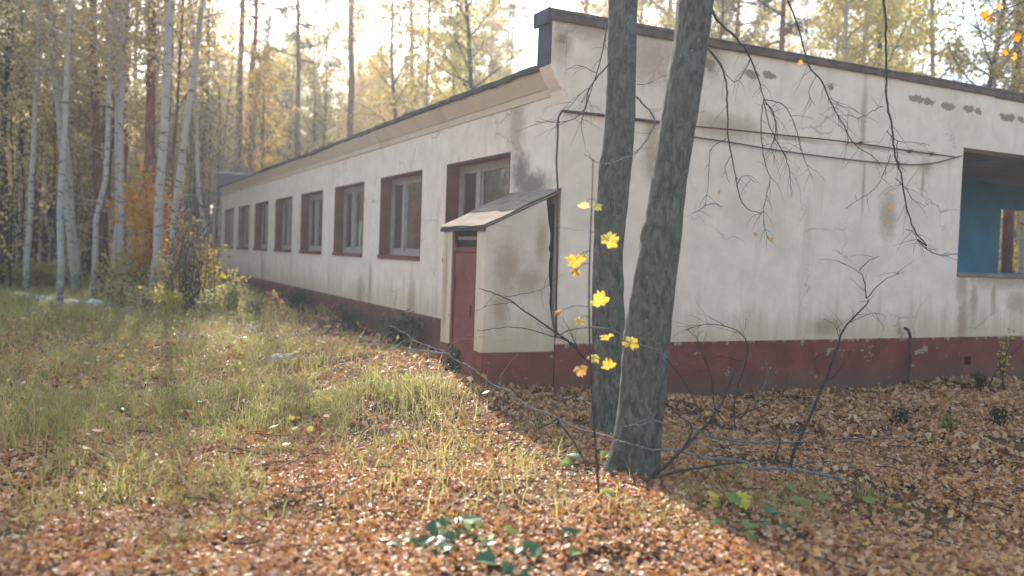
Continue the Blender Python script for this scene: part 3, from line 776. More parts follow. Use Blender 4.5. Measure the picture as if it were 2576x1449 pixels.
for kd, seeds in dict(birch=(1, 2, 3), pine=(4, 5), aspen=(6, 7, 8), thin=(9, 10, 11), under=(12, 13, 14), spruce=(15, 16)).items():
    PROTO[kd] = [make_tree(kd, s_) for s_ in seeds]
LEAFM = {}
def thin_out(me):
    n_ = len(me.vertices); v_ = np.empty(n_ * 3, np.float32); me.vertices.foreach_get('co', v_); v_ = v_.reshape(-1, 4, 3)
    k_ = int(len(v_) * 0.42); v_ = v_[:k_].reshape(-1, 3)
    return mesh_np('crown', v_, np.arange(k_ * 4).reshape(-1, 4))
def crown_mesh(kd, i_, lm, sparse=False):
    key = (kd, i_, lm, sparse)
    if key not in LEAFM:
        m = thin_out(PROTO[kd][i_][1]) if sparse else PROTO[kd][i_][1].copy(); m.materials.clear(); m.materials.append(M[lm]); LEAFM[key] = m
        tm = PROTO[kd][i_][0]
        if not tm.materials: tm.materials.append(M[PROTO[kd][i_][2]])
    return LEAFM[key]
NAMES = dict(birch='birch_tree', pine='pine_tree', aspen='leafy_tree', thin='young_tree', under='understory_tree', spruce='spruce_tree')
def place_tree(kd, i_, lm, x, y, rz, sc, label, group, lean=(0, 0), sparse=False):
    root = empty(NAMES[kd], (x, y, float(gz(x, y)) - 0.03), label, 'tree', group)
    root.rotation_euler = (lean[0], lean[1], rz); root.scale = (sc, sc, sc)
    cm = crown_mesh(kd, i_, lm, sparse)
    for nm, me in (('trunk', PROTO[kd][i_][0]), ('crown', cm)):
        o = bpy.data.objects.new(nm, me); COL.objects.link(o); o.parent = root
    return root
TREES = []
def dp_ok(d): return d > 19
def tree_px(kd, i_, lm, px, depth, rz, sc, label, group='forest trees behind the clearing', lean_px=0.0):
    p = col_at(px, depth)
    # lean in the picture plane = rotation about the view axis (horizontal)
    ang = lean_px
    rx, ry = -FW[1] * 0, 0
    o = place_tree(kd, i_, lm, p[0], p[1], rz, sc, label, group, (0, 0), px < 600 and dp_ok(depth))
    if ang:
        ax = Vector((FW[0], FW[1], 0)).normalized()
        q = Quaternion(ax, ang) @ Quaternion((0, 0, 1), rz)
        o.rotation_euler = q.to_euler()
    TREES.append((p[0], p[1])); return o
special = [
 ('birch', 0, 'tanleaf', 385, 20, 0.3, 1.05, 'thick white birch trunk left of the building, rising above the orange shrub', 0.045),
 ('birch', 1, 'birchleaf', 428, 21.5, 1.3, 1.0, 'white birch just right of the thickest birch, leaning right', 0.085),
 ('birch', 2, 'birchleaf', 515, 29, 2.1, 0.95, 'pale birch leaning left just beside the far end of the building', -0.07),
 ('birch', 0, 'birchleaf', 310, 25, 2.0, 0.95, 'right stem of the pair of slim white birches in the left forest', 0.0),
 ('birch', 1, 'tanleaf', 288, 26, 4.0, 0.9, 'left stem of the pair of slim white birches in the left forest', 0.015),
 ('birch', 2, 'tanleaf', 237, 23, 5.0, 0.95, 'birch with patchy bark, left of the slim birch pair', 0.05),
 ('birch', 0, 'birchleaf', 190, 26, 0.9, 0.9, 'grey white birch leaning left in the forest on the left', -0.09),
 ('pine', 0, 'needle', 880, 36, 0.2, 1.0, 'tall straight pine with red trunk standing behind the roof', 0.0),
 ('birch', 2, 'birchleaf', 905, 41, 3.0, 0.7, 'thin pale birch close right of the red pine trunk', -0.03),
 ('birch', 1, 'yellowleaf', 1068, 33, 0.6, 1.0, 'birch with pale upright trunk behind the middle of the roof', -0.03),
 ('aspen', 0, 'birchleaf', 1008, 35, 1.1, 1.0, 'dark thin trunk left of the pale birch behind the roof', -0.02),
 ('aspen', 1, 'yellowleaf', 1190, 31, 0.1, 0.95, 'forked dark tree with yellow crown left of the parapet end', -0.03),
 ('thin', 0, 'yellowleaf', 1125, 33, 2.1, 1.05, 'slim leaning dark tree between the pale birch and the forked tree', 0.02),
 ('pine', 1, 'needle', 1955, 30, 2.4, 0.75, 'slim straight reddish pine behind the right roof edge', -0.02),
 ('pine', 0, 'tanleaf', 1855, 36, 0.4, 0.85, 'straight brown trunk behind the roof, left of the slim reddish pine', -0.02),
 ('birch', 0, 'yellowleaf', 2130, 27, 1.7, 1.0, 'white birch with yellow crown behind the right roof edge', 0.03),
 ('aspen', 2, 'yellowleaf', 2225, 29, 0.3, 1.0, 'dark upright tree right of the white birch behind the right roof', -0.02),
 ('birch', 1, 'yellowleaf', 2345, 25, 2.9, 1.0, 'grey birch with bright yellow crown above the blue loggia', -0.02),
 ('aspen', 0, 'yellowleaf', 2425, 24, 4.0, 0.95, 'dark forked tree left of the thick red pine at the right edge', 0.02),
 ('pine', 0, 'needle', 2535, 24, 5.0, 0.9, 'thick red brown pine trunk at the right edge above the roof', 0.0),
]
for (kd, i_, lm, px, dp, rz, sc, lb, ln) in special: tree_px(kd, i_, lm, px, dp, rz, sc, lb, None, ln)
GL = {'birch': 'slim white barked birch', 'pine': 'straight red brown pine', 'aspen': 'dark trunked autumn tree', 'thin': 'thin young dark stemmed tree', 'under': 'low leafy understory tree', 'spruce': 'dark green conical spruce'}
GG = {'birch': 'birches', 'pine': 'pines', 'aspen': 'dark trees', 'thin': 'young trees', 'under': 'understory trees', 'spruce': 'spruces'}
def region(x, y, dp):
    q = np.array([x, y, 1.6]) - CAM
    px = CX0 + F_PX * float(q @ RT) / float(q @ FW)
    if px < 90: a_ = 'at the left edge of the picture'
    elif px < 280: a_ = 'left of the thick leaning birches'
    elif px < 640: a_ = 'near the far end of the building'
    elif px < 980: a_ = 'behind the far half of the roof'
    elif px < 1420: a_ = 'behind the near half of the roof'
    elif px < 2000: a_ = 'behind the parapet by the big trunks'
    elif px < 2330: a_ = 'behind the right roof edge'
    else: a_ = 'behind the blue loggia at the right'
    b_ = 'in the nearer rows' if dp < 40 else ('deep in the forest' if dp < 62 else 'in the farthest rows')
    return a_, b_
rng = np.random.default_rng(77)
def forest(n, px0, px1, d0, d1, kinds, mats, mind=1.3, sc=(0.8, 1.1), power=1.0, psparse=0.0):
    made = 0; tries = 0
    while made < n and tries < n * 30:
        tries += 1
        px = rng.uniform(px0, px1); dp = d0 + (d1 - d0) * rng.uniform() ** power
        p = col_at(px, dp); x, y = p[0], p[1]
        if -2.5 < x < XE + 1 and -2 < y < YD + 3: continue
        if -2.5 < x < XW + 2.5 and -2 < y < L + 2.5: continue
        if x < 2 and y < 17 and x > -11.5: continue
        if any((x - a_) ** 2 + (y - b_) ** 2 < mind ** 2 for a_, b_ in TREES): continue
        kd = kinds[rng.integers(len(kinds))]; lm = mats[rng.integers(len(mats))]
        if kd in ('pine', 'spruce'): lm = 'needle'
        i_ = int(rng.integers(len(PROTO[kd])))
        place_tree(kd, i_, lm, x, y, rng.uniform(0, 6.28), rng.uniform(*sc), '%s %s, %s' % (GL[kd], *region(x, y, dp)), '%s %s, %s' % (GG[kd], *region(x, y, dp)), (rng.normal() * 0.03, rng.normal() * 0.03), rng.uniform() < psparse)
        TREES.append((x, y)); made += 1
forest(70, -420, 620, 23, 62, ['birch', 'aspen', 'pine', 'thin', 'thin', 'pine'], ['tanleaf', 'birchleaf', 'oliveleaf', 'tanleaf'], psparse=1.0)
forest(30, -350, 640, 24, 50, ['under', 'under', 'thin'], ['tanleaf', 'oliveleaf', 'oliveleaf'], 1.0, psparse=0.8)
forest(46, 620, 1450, 37, 75, ['birch', 'aspen', 'thin', 'pine', 'under'], ['birchleaf', 'oliveleaf', 'yellowleaf', 'tanleaf'], 1.5)
forest(46, 1450, 3000, 20, 60, ['birch', 'aspen', 'thin', 'pine', 'under'], ['yellowleaf', 'yellowleaf', 'birchleaf', 'oliveleaf'], 1.5)
forest(60, -420, 600, 26, 60, ['thin', 'thin', 'aspen', 'pine'], ['tanleaf', 'oliveleaf', 'birchleaf'], 0.9, psparse=1.0)
forest(90, -420, 600, 36, 85, ['thin', 'thin', 'thin', 'aspen'], ['tanleaf', 'oliveleaf', 'birchleaf'], 0.8, psparse=1.0)
forest(40, 600, 1400, 38, 70, ['thin', 'under', 'under', 'aspen'], ['oliveleaf', 'birchleaf'], 1.0)
forest(34, -400, 600, 27, 48, ['birch', 'thin'], ['tanleaf', 'oliveleaf'], 0.9, (0.75, 0.95), psparse=1.0)
forest(26, -400, 620, 32, 75, ['spruce'], ['needle'], 1.5, (0.7, 1.1))
forest(34, 600, 1450, 40, 80, ['spruce'], ['needle'], 1.5, (0.8, 1.2))
forest(12, 1450, 2700, 34, 70, ['spruce'], ['needle'], 2.0, (0.7, 1.0))
forest(50, 560, 1460, 45, 95, ['birch', 'aspen', 'aspen'], ['birchleaf', 'tanleaf', 'yellowleaf', 'oliveleaf'], 1.2)
forest(70, -450, 2900, 62, 110, ['birch', 'aspen', 'pine', 'aspen'], ['oliveleaf', 'tanleaf', 'birchleaf'], 2.2, (0.8, 1.15))

# far woods as one mass
r = np.random.default_rng(3); n = 90000
th = r.uniform(-0.75, 1.45, n); dd = r.uniform(115, 165, n)
x = CAM[0] + np.sin(th) * dd; y = CAM[1] + np.cos(th) * dd
z = r.uniform(0, 1, n) ** 1.25 * (19 + 5 * np.sin(th * 40) * np.cos(th * 17))
Vq, Fq = quads(np.stack([x, y, z], -1), 1.1, r)
n2 = 900; th = r.uniform(-0.75, 1.45, n2); dd = r.uniform(112, 160, n2)
mb = MB()
for a_, b_ in zip(th, dd):
    xx, yy_ = CAM[0] + math.sin(a_) * b_, CAM[1] + math.cos(a_) * b_
    mb.tube([(xx, yy_, -0.5), (xx + r.normal() * 0.4, yy_, 21)], [0.16, 0.06], 4)
tag(mb.build('far_trunks', M['bark_dark']), 'trunks of the distant woods', None, None, 'stuff')
tag(link('far_woods', mesh_np('far_woods', Vq, Fq), M['brownwoods']), 'distant autumn woods closing the view behind the trees', None, None, 'stuff')

# ------------------------------------------------------------------ the two big trees in front
def vnoise(x, y, sc, seed):
    g_ = np.random.default_rng(seed).uniform(size=(256, 256)); X = x * sc; Y = y * sc
    i_ = np.floor(X).astype(int); j_ = np.floor(Y).astype(int); fx = X - i_; fy = Y - j_; fx = fx * fx * (3 - 2 * fx); fy = fy * fy * (3 - 2 * fy)
    a_ = g_[i_ % 256, j_ % 256]; b_ = g_[(i_ + 1) % 256, j_ % 256]; c_ = g_[i_ % 256, (j_ + 1) % 256]; d_ = g_[(i_ + 1) % 256, (j_ + 1) % 256]
    return (a_ * (1 - fx) + b_ * fx) * (1 - fy) + (c_ * (1 - fx) + d_ * fx) * fy
def ring_trunk(pxs, depth, base_flare, seed):
    r = np.random.default_rng(seed)
    ys = np.array([p[1] for p in pxs], float); xs = np.array([p[0] for p in pxs], float); hw = np.array([p[2] for p in pxs], float)
    Yq = np.concatenate([np.linspace(ys[0], -60, 30), np.linspace(-50, ys[-1], 230)])
    pc = smooth_path(np.stack([xs, ys, hw], -1), 12)
    C = np.array([at(np.interp(a, pc[:, 1], pc[:, 0]), a, depth) for a in Yq])
    R = np.interp(Yq, pc[:, 1], pc[:, 2]) / F_PX * depth
    g0 = float(gz(C[-1][0], C[-1][1]))
    C = np.vstack([C, [C[-1] + [0, 0, -0.15]]]); R = np.append(R, R[-1] * 1.2)
    SD = 56
    V, F = tube(C, R, SD)
    n = len(C); Vr = V[:n * SD].reshape(n, SD, 3)
    th = np.arange(SD) / SD * 2 * np.pi
    ph = r.uniform(0, 6.28, 5)
    knots = [(r.uniform(0, 6.28), r.uniform(0.4, 3.6), r.uniform(0.03, 0.06)) for _ in range(7)]
    for i_ in range(n):
        c = C[i_]; d = Vr[i_] - c; zz = C[i_][2] - g0
        u = np.cos(th) * 1.7 + 3; w_ = np.sin(th) * 1.7 + 3
        ridg = np.abs(vnoise(th * 3.2 + 7, np.full(SD, zz * 3.0 + 5) + 0.3 * np.sin(th * 2), 1.6, seed + 3) - 0.5) * 2
        ridg = ridg * 0.6 + 0.4 * np.abs(vnoise(th * 7 + 9, np.full(SD, zz * 9.0 + 5), 1.3, seed + 4) - 0.5) * 2
        ridg = ridg * 0.5 + 0.5 * ridg[::-1] if False else ridg
        lob = 1 + 0.035 * np.sin(3 * th + ph[0] + zz * 0.5) + 0.025 * np.sin(5 * th + ph[1] - zz * 0.8) + 0.022 * math.sin(zz * 4 + ph[4]) + (ridg - 0.4) * 0.085
        for (ka, kz, kr) in knots:
            da = (th - ka + np.pi) % (2 * np.pi) - np.pi
            q = (da * R[i_]) ** 2 / (kr * 1.2) ** 2 + (zz - kz) ** 2 / (kr * 1.6) ** 2
            lob = lob + 0.16 * np.exp(-q) - 0.12 * np.exp(-q * 6)
        fl = base_flare * math.exp(-max(0, zz) / 0.14)
        lob = lob * (1 + fl * (0.5 + 0.6 * np.sin(4 * th + ph[2]) + 0.3 * np.sin(7 * th + ph[3])))
        Vr[i_] = c + d * lob[:, None]
    return V, F, C, R
def twiggy(name, paths, r0s, mat, parent, rng, ntw=0, ltw=0.2, up=0.0, droop=0.1, sides=5, sm=5, tr=0.0022):
    mb = MB(); tips = []
    for P, r0 in zip(paths, r0s):
        Q = smooth_path(P, sm); Q = Q + np.cumsum(rng.normal(size=Q.shape) * 0.0035, 0) * 0.8 + rng.normal(size=Q.shape) * 0.002
        mb.tube(Q, np.linspace(r0, max(0.0016, r0 * 0.3), len(Q)), sides)
        if ntw:
            k = max(1, int(ntw * np.linalg.norm(np.diff(Q, axis=0), axis=1).sum()))
            tips += side_twigs(Q, r0, rng, k, ltw, up, droop, mb, tr)
    return mb.build(name, mat, parent, True), tips
r = np.random.default_rng(21)
gB = on_ground(1593, 1192); dB = float((gB - CAM) @ FW)
gA = on_ground(1535, 1092); dA = float((gA - CAM) @ FW)
pxB = [(1960, -900, 34), (1850, -400, 40), (1780, -120, 44), (1750, 0, 46), (1734, 130, 43), (1706, 304, 45), (1679, 477, 45), (1661, 608, 49), (1640, 740, 53), (1625, 856, 57), (1613, 1004, 58), (1600, 1121, 58), (1593, 1192, 62)]
pxA = [(1600, -900, 26), (1580, -300, 31), (1567, 0, 35), (1559, 300, 37), (1540, 500, 39), (1529, 650, 38), (1530, 800, 40), (1535, 950, 42), (1537, 1092, 47)]
TB = empty('broadleaf_tree', gB, 'thick mossy trunk leaning right, nearest of the pair before the end wall', 'tree')
V, F, CB, RB = ring_trunk(pxB, dB, 0.35, 1)
link('trunk', mesh_np('trunk', V, F, True), M['bark_a'], TB)
TA = empty('broadleaf_tree', gA, 'straighter dark grey trunk standing just behind and left of the leaning trunk', 'tree')
V, F, CA, RA = ring_trunk(pxA, dA, 0.3, 2)
link('trunk', mesh_np('trunk', V, F, True), M['bark_a'], TA)
r5 = lambda x, y: (x * 0.434 + 1257.9, y * 0.434)
r6 = lambda x, y: (x * 0.434 + 1823.9, y * 0.434)
r8 = lambda x, y: (x * 0.434 + 1886.8, y * 0.434 + 566)
def P3(pts, d0, d1=None):
    d1 = d0 if d1 is None else d1
    return np.array([at(px, py, d) for (px, py), d in zip(pts, np.linspace(d0, d1, len(pts)))])
# hanging boughs of the leaning tree
b1 = [(1772, -90), r5(1240, 80), r5(1370, 220), r5(1450, 340), r5(1500, 480), r5(1530, 575)]
subs1 = [[r5(1530, 575), r5(1505, 700), r5(1510, 850), r5(1530, 960), r5(1560, 1050), r5(1530, 1200), r5(1545, 1370), r5(1580, 1430)],
         [r5(1530, 575), r5(1560, 700), r5(1600, 790), r5(1660, 900), r5(1680, 1000), r5(1690, 1140)],
         [r5(1530, 575), r5(1640, 610), r5(1690, 720), r5(1740, 900), r5(1790, 1020)],
         [r5(1530, 575), r5(1590, 680), r5(1620, 830), r5(1670, 930)],
         [r5(1450, 340), r5(1350, 470), r5(1220, 300)],
         [r5(1540, 600), r5(1580, 650), r5(1590, 760), r5(1570, 860), r5(1610, 960)]]
pb = [P3(b1, dB, dB + 0.9)] + [P3(s_, dB + 0.9, dB + 1.15) for s_ in subs1]
twiggy('bough', pb, [0.012] + [0.005] * len(subs1), M['twig'], TB, r, 15, 0.22, 0.0, 0.22)
b2 = [(1765, -250), (1950, -330), (2150, -210), (2212, -70), r6(905, 0), r6(915, 150), r6(905, 280), r6(905, 480), r6(915, 620), r6(945, 760), r6(960, 900), r6(990, 1020), r6(1020, 1200), r6(1070, 1350), r6(1150, 1440), r8(950, 90), r8(1030, 160), r8(1100, 180), r8(1190, 180)]
subs2 = [[r6(960, 900), r6(890, 1060), r6(800, 1150), r6(700, 1220)], [r6(945, 760), r6(1000, 820), r6(1110, 830), r6(1180, 850)], [r6(1000, 820), r6(1000, 930), r6(1050, 1000)],
         [r6(990, 1030), r6(1050, 1090), r6(1080, 1150), r6(1160, 1200)], [r6(915, 620), r6(850, 650), r6(770, 690), r6(700, 670)], [r6(1050, 1330), r6(1100, 1350), r6(1130, 1400)]]
pb = [P3(b2, dB, dB + 1.2)] + [P3(s_, dB + 0.95, dB + 1.1) for s_ in subs2]
twiggy('bough', pb, [0.0125] + [0.0042] * len(subs2), M['twig'], TB, r, 9, 0.22, 0.0, 0.15)
b3 = [(1758, -160), (1900, -170), (1990, 30), r6(480, 360), r6(560, 460), r6(610, 570), r6(680, 700), r6(750, 820), r6(850, 890), r6(910, 950)]
b4 = [(1980, 0), r6(420, 170), r6(470, 330)]
twiggy('bough', [P3(b3, dB, dB + 1.0), P3([r6(610, 570), r6(680, 620), r6(760, 640)], dB + .7), P3([r6(530, 430), r6(480, 530), r6(520, 600)], dB + .7)], [0.009, 0.003, 0.003], M['twig'], TB, r, 10, 0.25, 0.1, 0.12)
b5 = [r5(1195, 270), r5(1290, 400), r5(1305, 560), r5(1310, 760), r5(1340, 900), r5(1370, 1080), r5(1420, 1190), r5(1510, 1225)]
s5 = [[r5(1310, 800), r5(1230, 860), r5(1210, 1000), r5(1190, 1190)], [r5(1370, 1080), r5(1420, 1010), r5(1490, 1060)], [r5(1340, 900), r5(1300, 980), r5(1330, 1080)], [r5(1190, 1190), r5(1250, 1180), r5(1290, 1200)], [r5(1190, 1190), r5(1110, 1240)]]
twiggy('bough', [P3(b5, dB, dB + 0.5)] + [P3(s_, dB + 0.4, dB + 0.5) for s_ in s5], [0.009] + [0.0035] * 5, M['twig'], TB, r, 7, 0.2, 0.0, 0.18)
# twigs on the straighter tree
q1 = [r5(640, 350), r5(600, 400), r5(520, 500), r5(490, 620), r5(440, 680), r5(330, 700), r5(210, 697)]
q2 = [r5(620, 130), r5(605, 250), r5(560, 400), r5(490, 620), r5(470, 720), r5(490, 800)]
twiggy('bough', [P3(q1, dA, dA - 0.5), P3(q2, dA, dA - 0.5), P3([r5(520, 500), r5(450, 560), r5(380, 640)], dA - .25), P3([r5(560, 420), r5(470, 380), r5(400, 400)], dA - .2)], [0.008, 0.008, 0.004, 0.004], M['twig'], TA, r, 12, 0.28, 0.0, 0.1)
q3 = [r5(790, 560), r5(850, 620), r5(900, 690), r5(870, 780), r5(800, 870), r5(740, 905), r5(600, 940), r5(480, 890)]
twiggy('bough', [P3(q3, dA, dA - 0.6), P3([r5(740, 905), r5(660, 920), r5(590, 975)], dA - .5), P3([r5(790, 490), r5(860, 490), r5(960, 450)], dA, dA - .3)], [0.010, 0.004, 0.005], M['greytwig'], TA, r, 9, 0.22, 0.2, 0.0)

def maple_leaf(name, size, mat, parent, pos, normal, roll, seed=0):
    r_ = np.random.default_rng(seed)
    A = [(-95, .30), (-75, .50), (-52, .72), (-38, .62), (-18, .80), (2, 1.0), (16, .88), (30, .66), (42, .86), (56, 1.04), (68, .98), (76, .76), (90, 1.14), (104, .76), (112, .98), (124, 1.04), (138, .86), (150, .66), (164, .88), (178, 1.0), (198, .80), (218, .62), (232, .72), (255, .50)]
    V = [(0, 0, 0)]
    for a_, q in A:
        q *= r_.uniform(0.9, 1.08); x, y = q * math.cos(math.radians(a_)), q * math.sin(math.radians(a_))
        V.append((x, y, -0.34 * q * q * r_.uniform(0.5, 1.4) + 0.22 * abs(x) * math.cos(seed) + 0.15 * y * math.sin(seed * 1.7) + r_.normal() * 0.05))
    V = np.array(V) * size * 0.48
    n_ = np.array(normal, float); n_ /= np.linalg.norm(n_)
    up = np.array([math.sin(roll), 0.01, math.cos(roll)]); ex = np.cross(up, n_); ex /= np.linalg.norm(ex); ey = np.cross(n_, ex)
    V = V[:, :1] * ex + V[:, 1:2] * ey + V[:, 2:] * n_ + np.array(pos)
    k = len(A)
    return link(name, mesh_np(name, V, [np.array([(0, i_ + 1, (i_ + 1) % k + 1) for i_ in range(k)])]), mat, parent)

# dry leaves still hanging on the boughs
mbl = []
for (px, py) in [r6(965, 1205), r6(435, 365), r6(180, 1360), r6(275, 1390), r5(1270, 1115)]:
    maple_leaf('dry_leaf', 0.06, M['orangeleaf'], TB, at(px, py, dB + 0.9), -FW + r.normal(size=3) * 0.5, r.uniform(-2, 2), int(px))

# ------------------------------------------------------------------ maple sapling with yellow leaves
gS = on_ground(1508, 1262); dS = float((gS - CAM) @ FW)
SP = empty('maple_sapling', gS, 'slim maple sapling with bright yellow leaves in front of the straighter trunk', 'sapling')
stem = [(1508, 1268), (1500, 1150), (1490, 1000), (1483, 850), (1482, 700), (1485, 600), (1489, 500), (1492, 400)]
Ps = smooth_path(P3(stem, dS), 6); mb = MB(); mb.tube(Ps, np.linspace(0.009, 0.003, len(Ps)), 6); mb.build('stem', M['twig'], SP, True)
nmc = -FW
for i_, (px, py, sz, tilt, mt) in enumerate([(1468, 520, 40, 2.2, 'orangeleaf'), (1500, 516, 42, 2.2, 'maple'), (1531, 606, 66, 0.35, 'maple'), (1448, 655, 62, 0.7, 'maple'), (1470, 645, 40, 1.0, 'maple'), (1449, 681, 40, 1.5, 'orangeleaf'),
        (1510, 758, 62, 0.25, 'maple'), (1455, 806, 44, 2.0, 'maple'), (1408, 783, 36, 2.4, 'orangeleaf'), (1528, 850, 48, 1.3, 'maple'), (1586, 862, 58, 1.1, 'maple'), (1493, 897, 44, 1.6, 'maple'), (1532, 922, 50, 1.3, 'maple'), (1460, 928, 50, 1.2, 'orangeleaf')]):
    dpt = dS + r.uniform(-0.12, 0.12)
    p = at(px, py, dpt)
    side = RT * r.uniform(-0.4, 0.4) + np.array([0, 0, 1.0]) * tilt * (0.8 if i_ % 3 else -0.8)
    maple_leaf('leaf', sz / F_PX * dpt * 0.86, M[mt], SP, p, nmc + side, r.uniform(-0.9, 0.9) + math.pi * (i_ % 2) * 0.9, i_ + 50)
    j_ = int(np.argmin(np.abs(Ps[:, 2] - p[2] - 0.05)))
    mid = (Ps[j_] + p) / 2 + np.array([0, 0, 0.02]); mb = MB(); mb.tube(smooth_path([Ps[j_], mid, p], 4), 0.0024, 4); mb.build('leaf_stalk', M['rust'], SP, True)

# ------------------------------------------------------------------ fallen and dead branches
def thing_branch(name, label, cat, base, paths, rads, mats, ntw, ltw, seed, group=None, up=0.3):
    rr = np.random.default_rng(seed)
    g_ = empty(name, base, label, cat, group)
    for k, (P, r0, mt) in enumerate(zip(paths, rads, mats)):
        twiggy('limb', [P], [r0], M[mt], g_, rr, ntw, ltw, up, 0.05)
    return g_
gF = on_ground(1480, 1195)
d1 = dB - 0.45
main = [(2120, 1205), (1985, 1183), (1900, 1176), (1870, 1160), (1790, 1150), (1700, 1131), (1640, 1128), (1590, 1112), (1560, 1109), (1535, 1096), (1500, 1086), (1450, 1074), (1400, 1046), (1330, 1015), (1290, 984), (1250, 968), (1200, 928), (1160, 912), (1130, 888), (1060, 866), (1020, 838), (975, 818)]
thing_branch('fallen_branch', 'long bleached fallen branch lying across in front of the leaning trunk', 'branch', gF,
    [P3(main, d1 - 0.1, d1 + 0.9), P3([(1130, 890), (1040, 882), (950, 864), (895, 848), (868, 815)], d1 + .8, d1 + 1.0), P3([(1400, 1050), (1440, 1102), (1470, 1160), (1482, 1200)], d1 + .25, d1 + .1),
     P3([(1405, 1055), (1350, 1075), (1280, 1085), (1180, 1086), (1100, 1072)], d1 + .3, d1 + .6), P3([(1265, 978), (1262, 950), (1270, 930)], d1 + .55), P3([(1145, 893), (1130, 878), (1145, 858), (1190, 838)], d1 + .8)],
    [0.0125, 0.007, 0.010, 0.006, 0.005, 0.005], ['greytwig', 'greytwig', 'twig', 'twig', 'greytwig', 'greytwig'], 6, 0.28, 31)
gG = on_ground(1560, 1010)
d2 = dA + 0.4
thing_branch('dead_branch', 'thin dark dead branch arching in front of the porch side wall', 'branch', gG,
    [P3([(1560, 1000), (1500, 930), (1450, 880), (1400, 838), (1330, 790), (1270, 747), (1205, 722)], d2, d2 - .3), P3([(1455, 885), (1440, 868), (1380, 848), (1290, 828), (1195, 836)], d2, d2 - .2),
     P3([(1290, 760), (1250, 765), (1210, 772)], d2 - .2), P3([(1270, 747), (1340, 735), (1390, 715)], d2 - .2), P3([(1450, 880), (1438, 840), (1415, 800)], d2)],
    [0.016, 0.008, 0.004, 0.004, 0.006], ['twig', 'twig', 'twig', 'twig', 'twig'], 8, 0.3, 32)
gH = on_ground(1560, 1130); 
d3 = dB - 0.35
thing_branch('dead_branch', 'short pale stick crossing the foot of the leaning trunk', 'branch', gH,
    [P3([(1690, 1100), (1655, 1062), (1600, 1067), (1560, 1073)], d3), P3([(1600, 1066), (1640, 1045), (1668, 1030)], d3)], [0.009, 0.004], ['greytwig', 'greytwig'], 3, 0.12, 33)
gI = on_ground(1585, 940)
thing_branch('dead_branch', 'thin pale twig reaching across the trunks beside the yellow leaves', 'branch', gI,
    [P3([(1400, 850), (1450, 828), (1530, 832), (1580, 858), (1640, 880), (1675, 900)], dB - .3), P3([(1580, 855), (1620, 838), (1645, 820)], dB - .3), P3([(1675, 900), (1720, 960), (1760, 1040), (1790, 1115)], dB - .3, dB - .2)], [0.007, 0.005, 0.006], ['greytwig', 'twig', 'twig'], 3, 0.15, 34)
gJ = on_ground(1595, 1238)
dJ = float((gJ - CAM) @ FW)
thing_branch('bare_shrub', 'tangle of bare dark shoots right of the leaning trunk', 'shrub', gJ,
    [P3([(1590, 1240), (1650, 1190), (1720, 1130), (1790, 1060), (1830, 985), (1850, 930)], dJ, dJ + .7), P3([(1640, 1205), (1740, 1180), (1840, 1165), (1950, 1160), (2060, 1190)], dJ, dJ + .5),
     P3([(1600, 1242), (1590, 1200), (1575, 1150)], dJ), P3([(1720, 1130), (1740, 1072), (1700, 1040)], dJ + .3), P3([(1740, 1072), (1800, 1100), (1880, 1110), (2000, 1106), (2150, 1100), (2310, 1092)], dJ + .3, dJ + 1.0),
     P3([(1690, 1040), (1760, 1030), (1800, 960)], dJ + .5), P3([(1790, 1060), (1840, 1075), (1880, 1030), (1905, 985)], dJ + .6), P3([(1945, 1165), (1960, 1110), (1935, 1070), (1900, 1055)], dJ + .6)],
    [0.016, 0.010, 0.009, 0.010, 0.011, 0.006, 0.006, 0.009], ['twig', 'twig', 'twig', 'twig', 'greytwig', 'twig', 'twig', 'twig'], 13, 0.3, 35)
gK = on_ground(1850, 1090); dK = float((gK - CAM) @ FW)
thing_branch('bare_shrub', 'thin twiggy bare shrub standing before the red plinth right of the trunks', 'shrub', gK,
    [P3([(1850, 1095), (1850, 1000), (1880, 900), (1870, 840), (1800, 815), (1730, 830)], dK, dK + .2), P3([(1865, 1090), (1900, 1010), (1930, 950), (1925, 900)], dK), P3([(1845, 1090), (1800, 1030), (1790, 950), (1760, 860), (1755, 845)], dK),
     P3([(1850, 1050), (1960, 1000), (1990, 940)], dK), P3([(1850, 1090), (1780, 1060), (1730, 1050)], dK), P3([(1870, 910), (1820, 900), (1770, 905), (1700, 915)], dK)],
    [0.009, 0.007, 0.007, 0.006, 0.006, 0.005], ['twig', 'greytwig', 'twig', 'twig', 'twig', 'twig'], 14, 0.32, 36)
gM = on_ground(1993, 1197); dM = float((gM - CAM) @ FW)
thing_branch('bare_sapling', 'bare dark sapling curving up right in front of the end wall', 'sapling', gM,
    [P3([(1985, 1200), (1996, 1130), (2028, 1062), (2068, 960), (2093, 890), (2120, 825), (2170, 768), (2182, 750)], dM, dM + .3), P3([(2180, 752), (2174, 708), (2160, 678), (2108, 648)], dM + .3),
     P3([(2182, 750), (2222, 712), (2275, 692)], dM + .3), P3([(2160, 680), (2180, 655), (2205, 640)], dM + .3), P3([(2068, 960), (2052, 905), (2046, 870)], dM + .2), P3([(2068, 960), (2110, 930), (2140, 880)], dM + .2), P3([(2110, 850), (2098, 820), (2070, 808)], dM + .3), P3([(2130, 815), (2180, 790), (2210, 788)], dM + .3)],
    [0.016, 0.006, 0.005, 0.004, 0.004, 0.005, 0.003, 0.003], ['twig'] * 8, 7, 0.25, 37)
gN = on_ground(2480, 985); dN = float((gN - CAM) @ FW)
thing_branch('bare_sapling', 'thin dark stem leaning right beside the plinth vent at the right edge', 'sapling', gN,
    [P3([(2482, 985), (2510, 930), (2550, 885), (2600, 830), (2660, 740)], dN)], [0.011], ['twig'], 2, 0.25, 38)
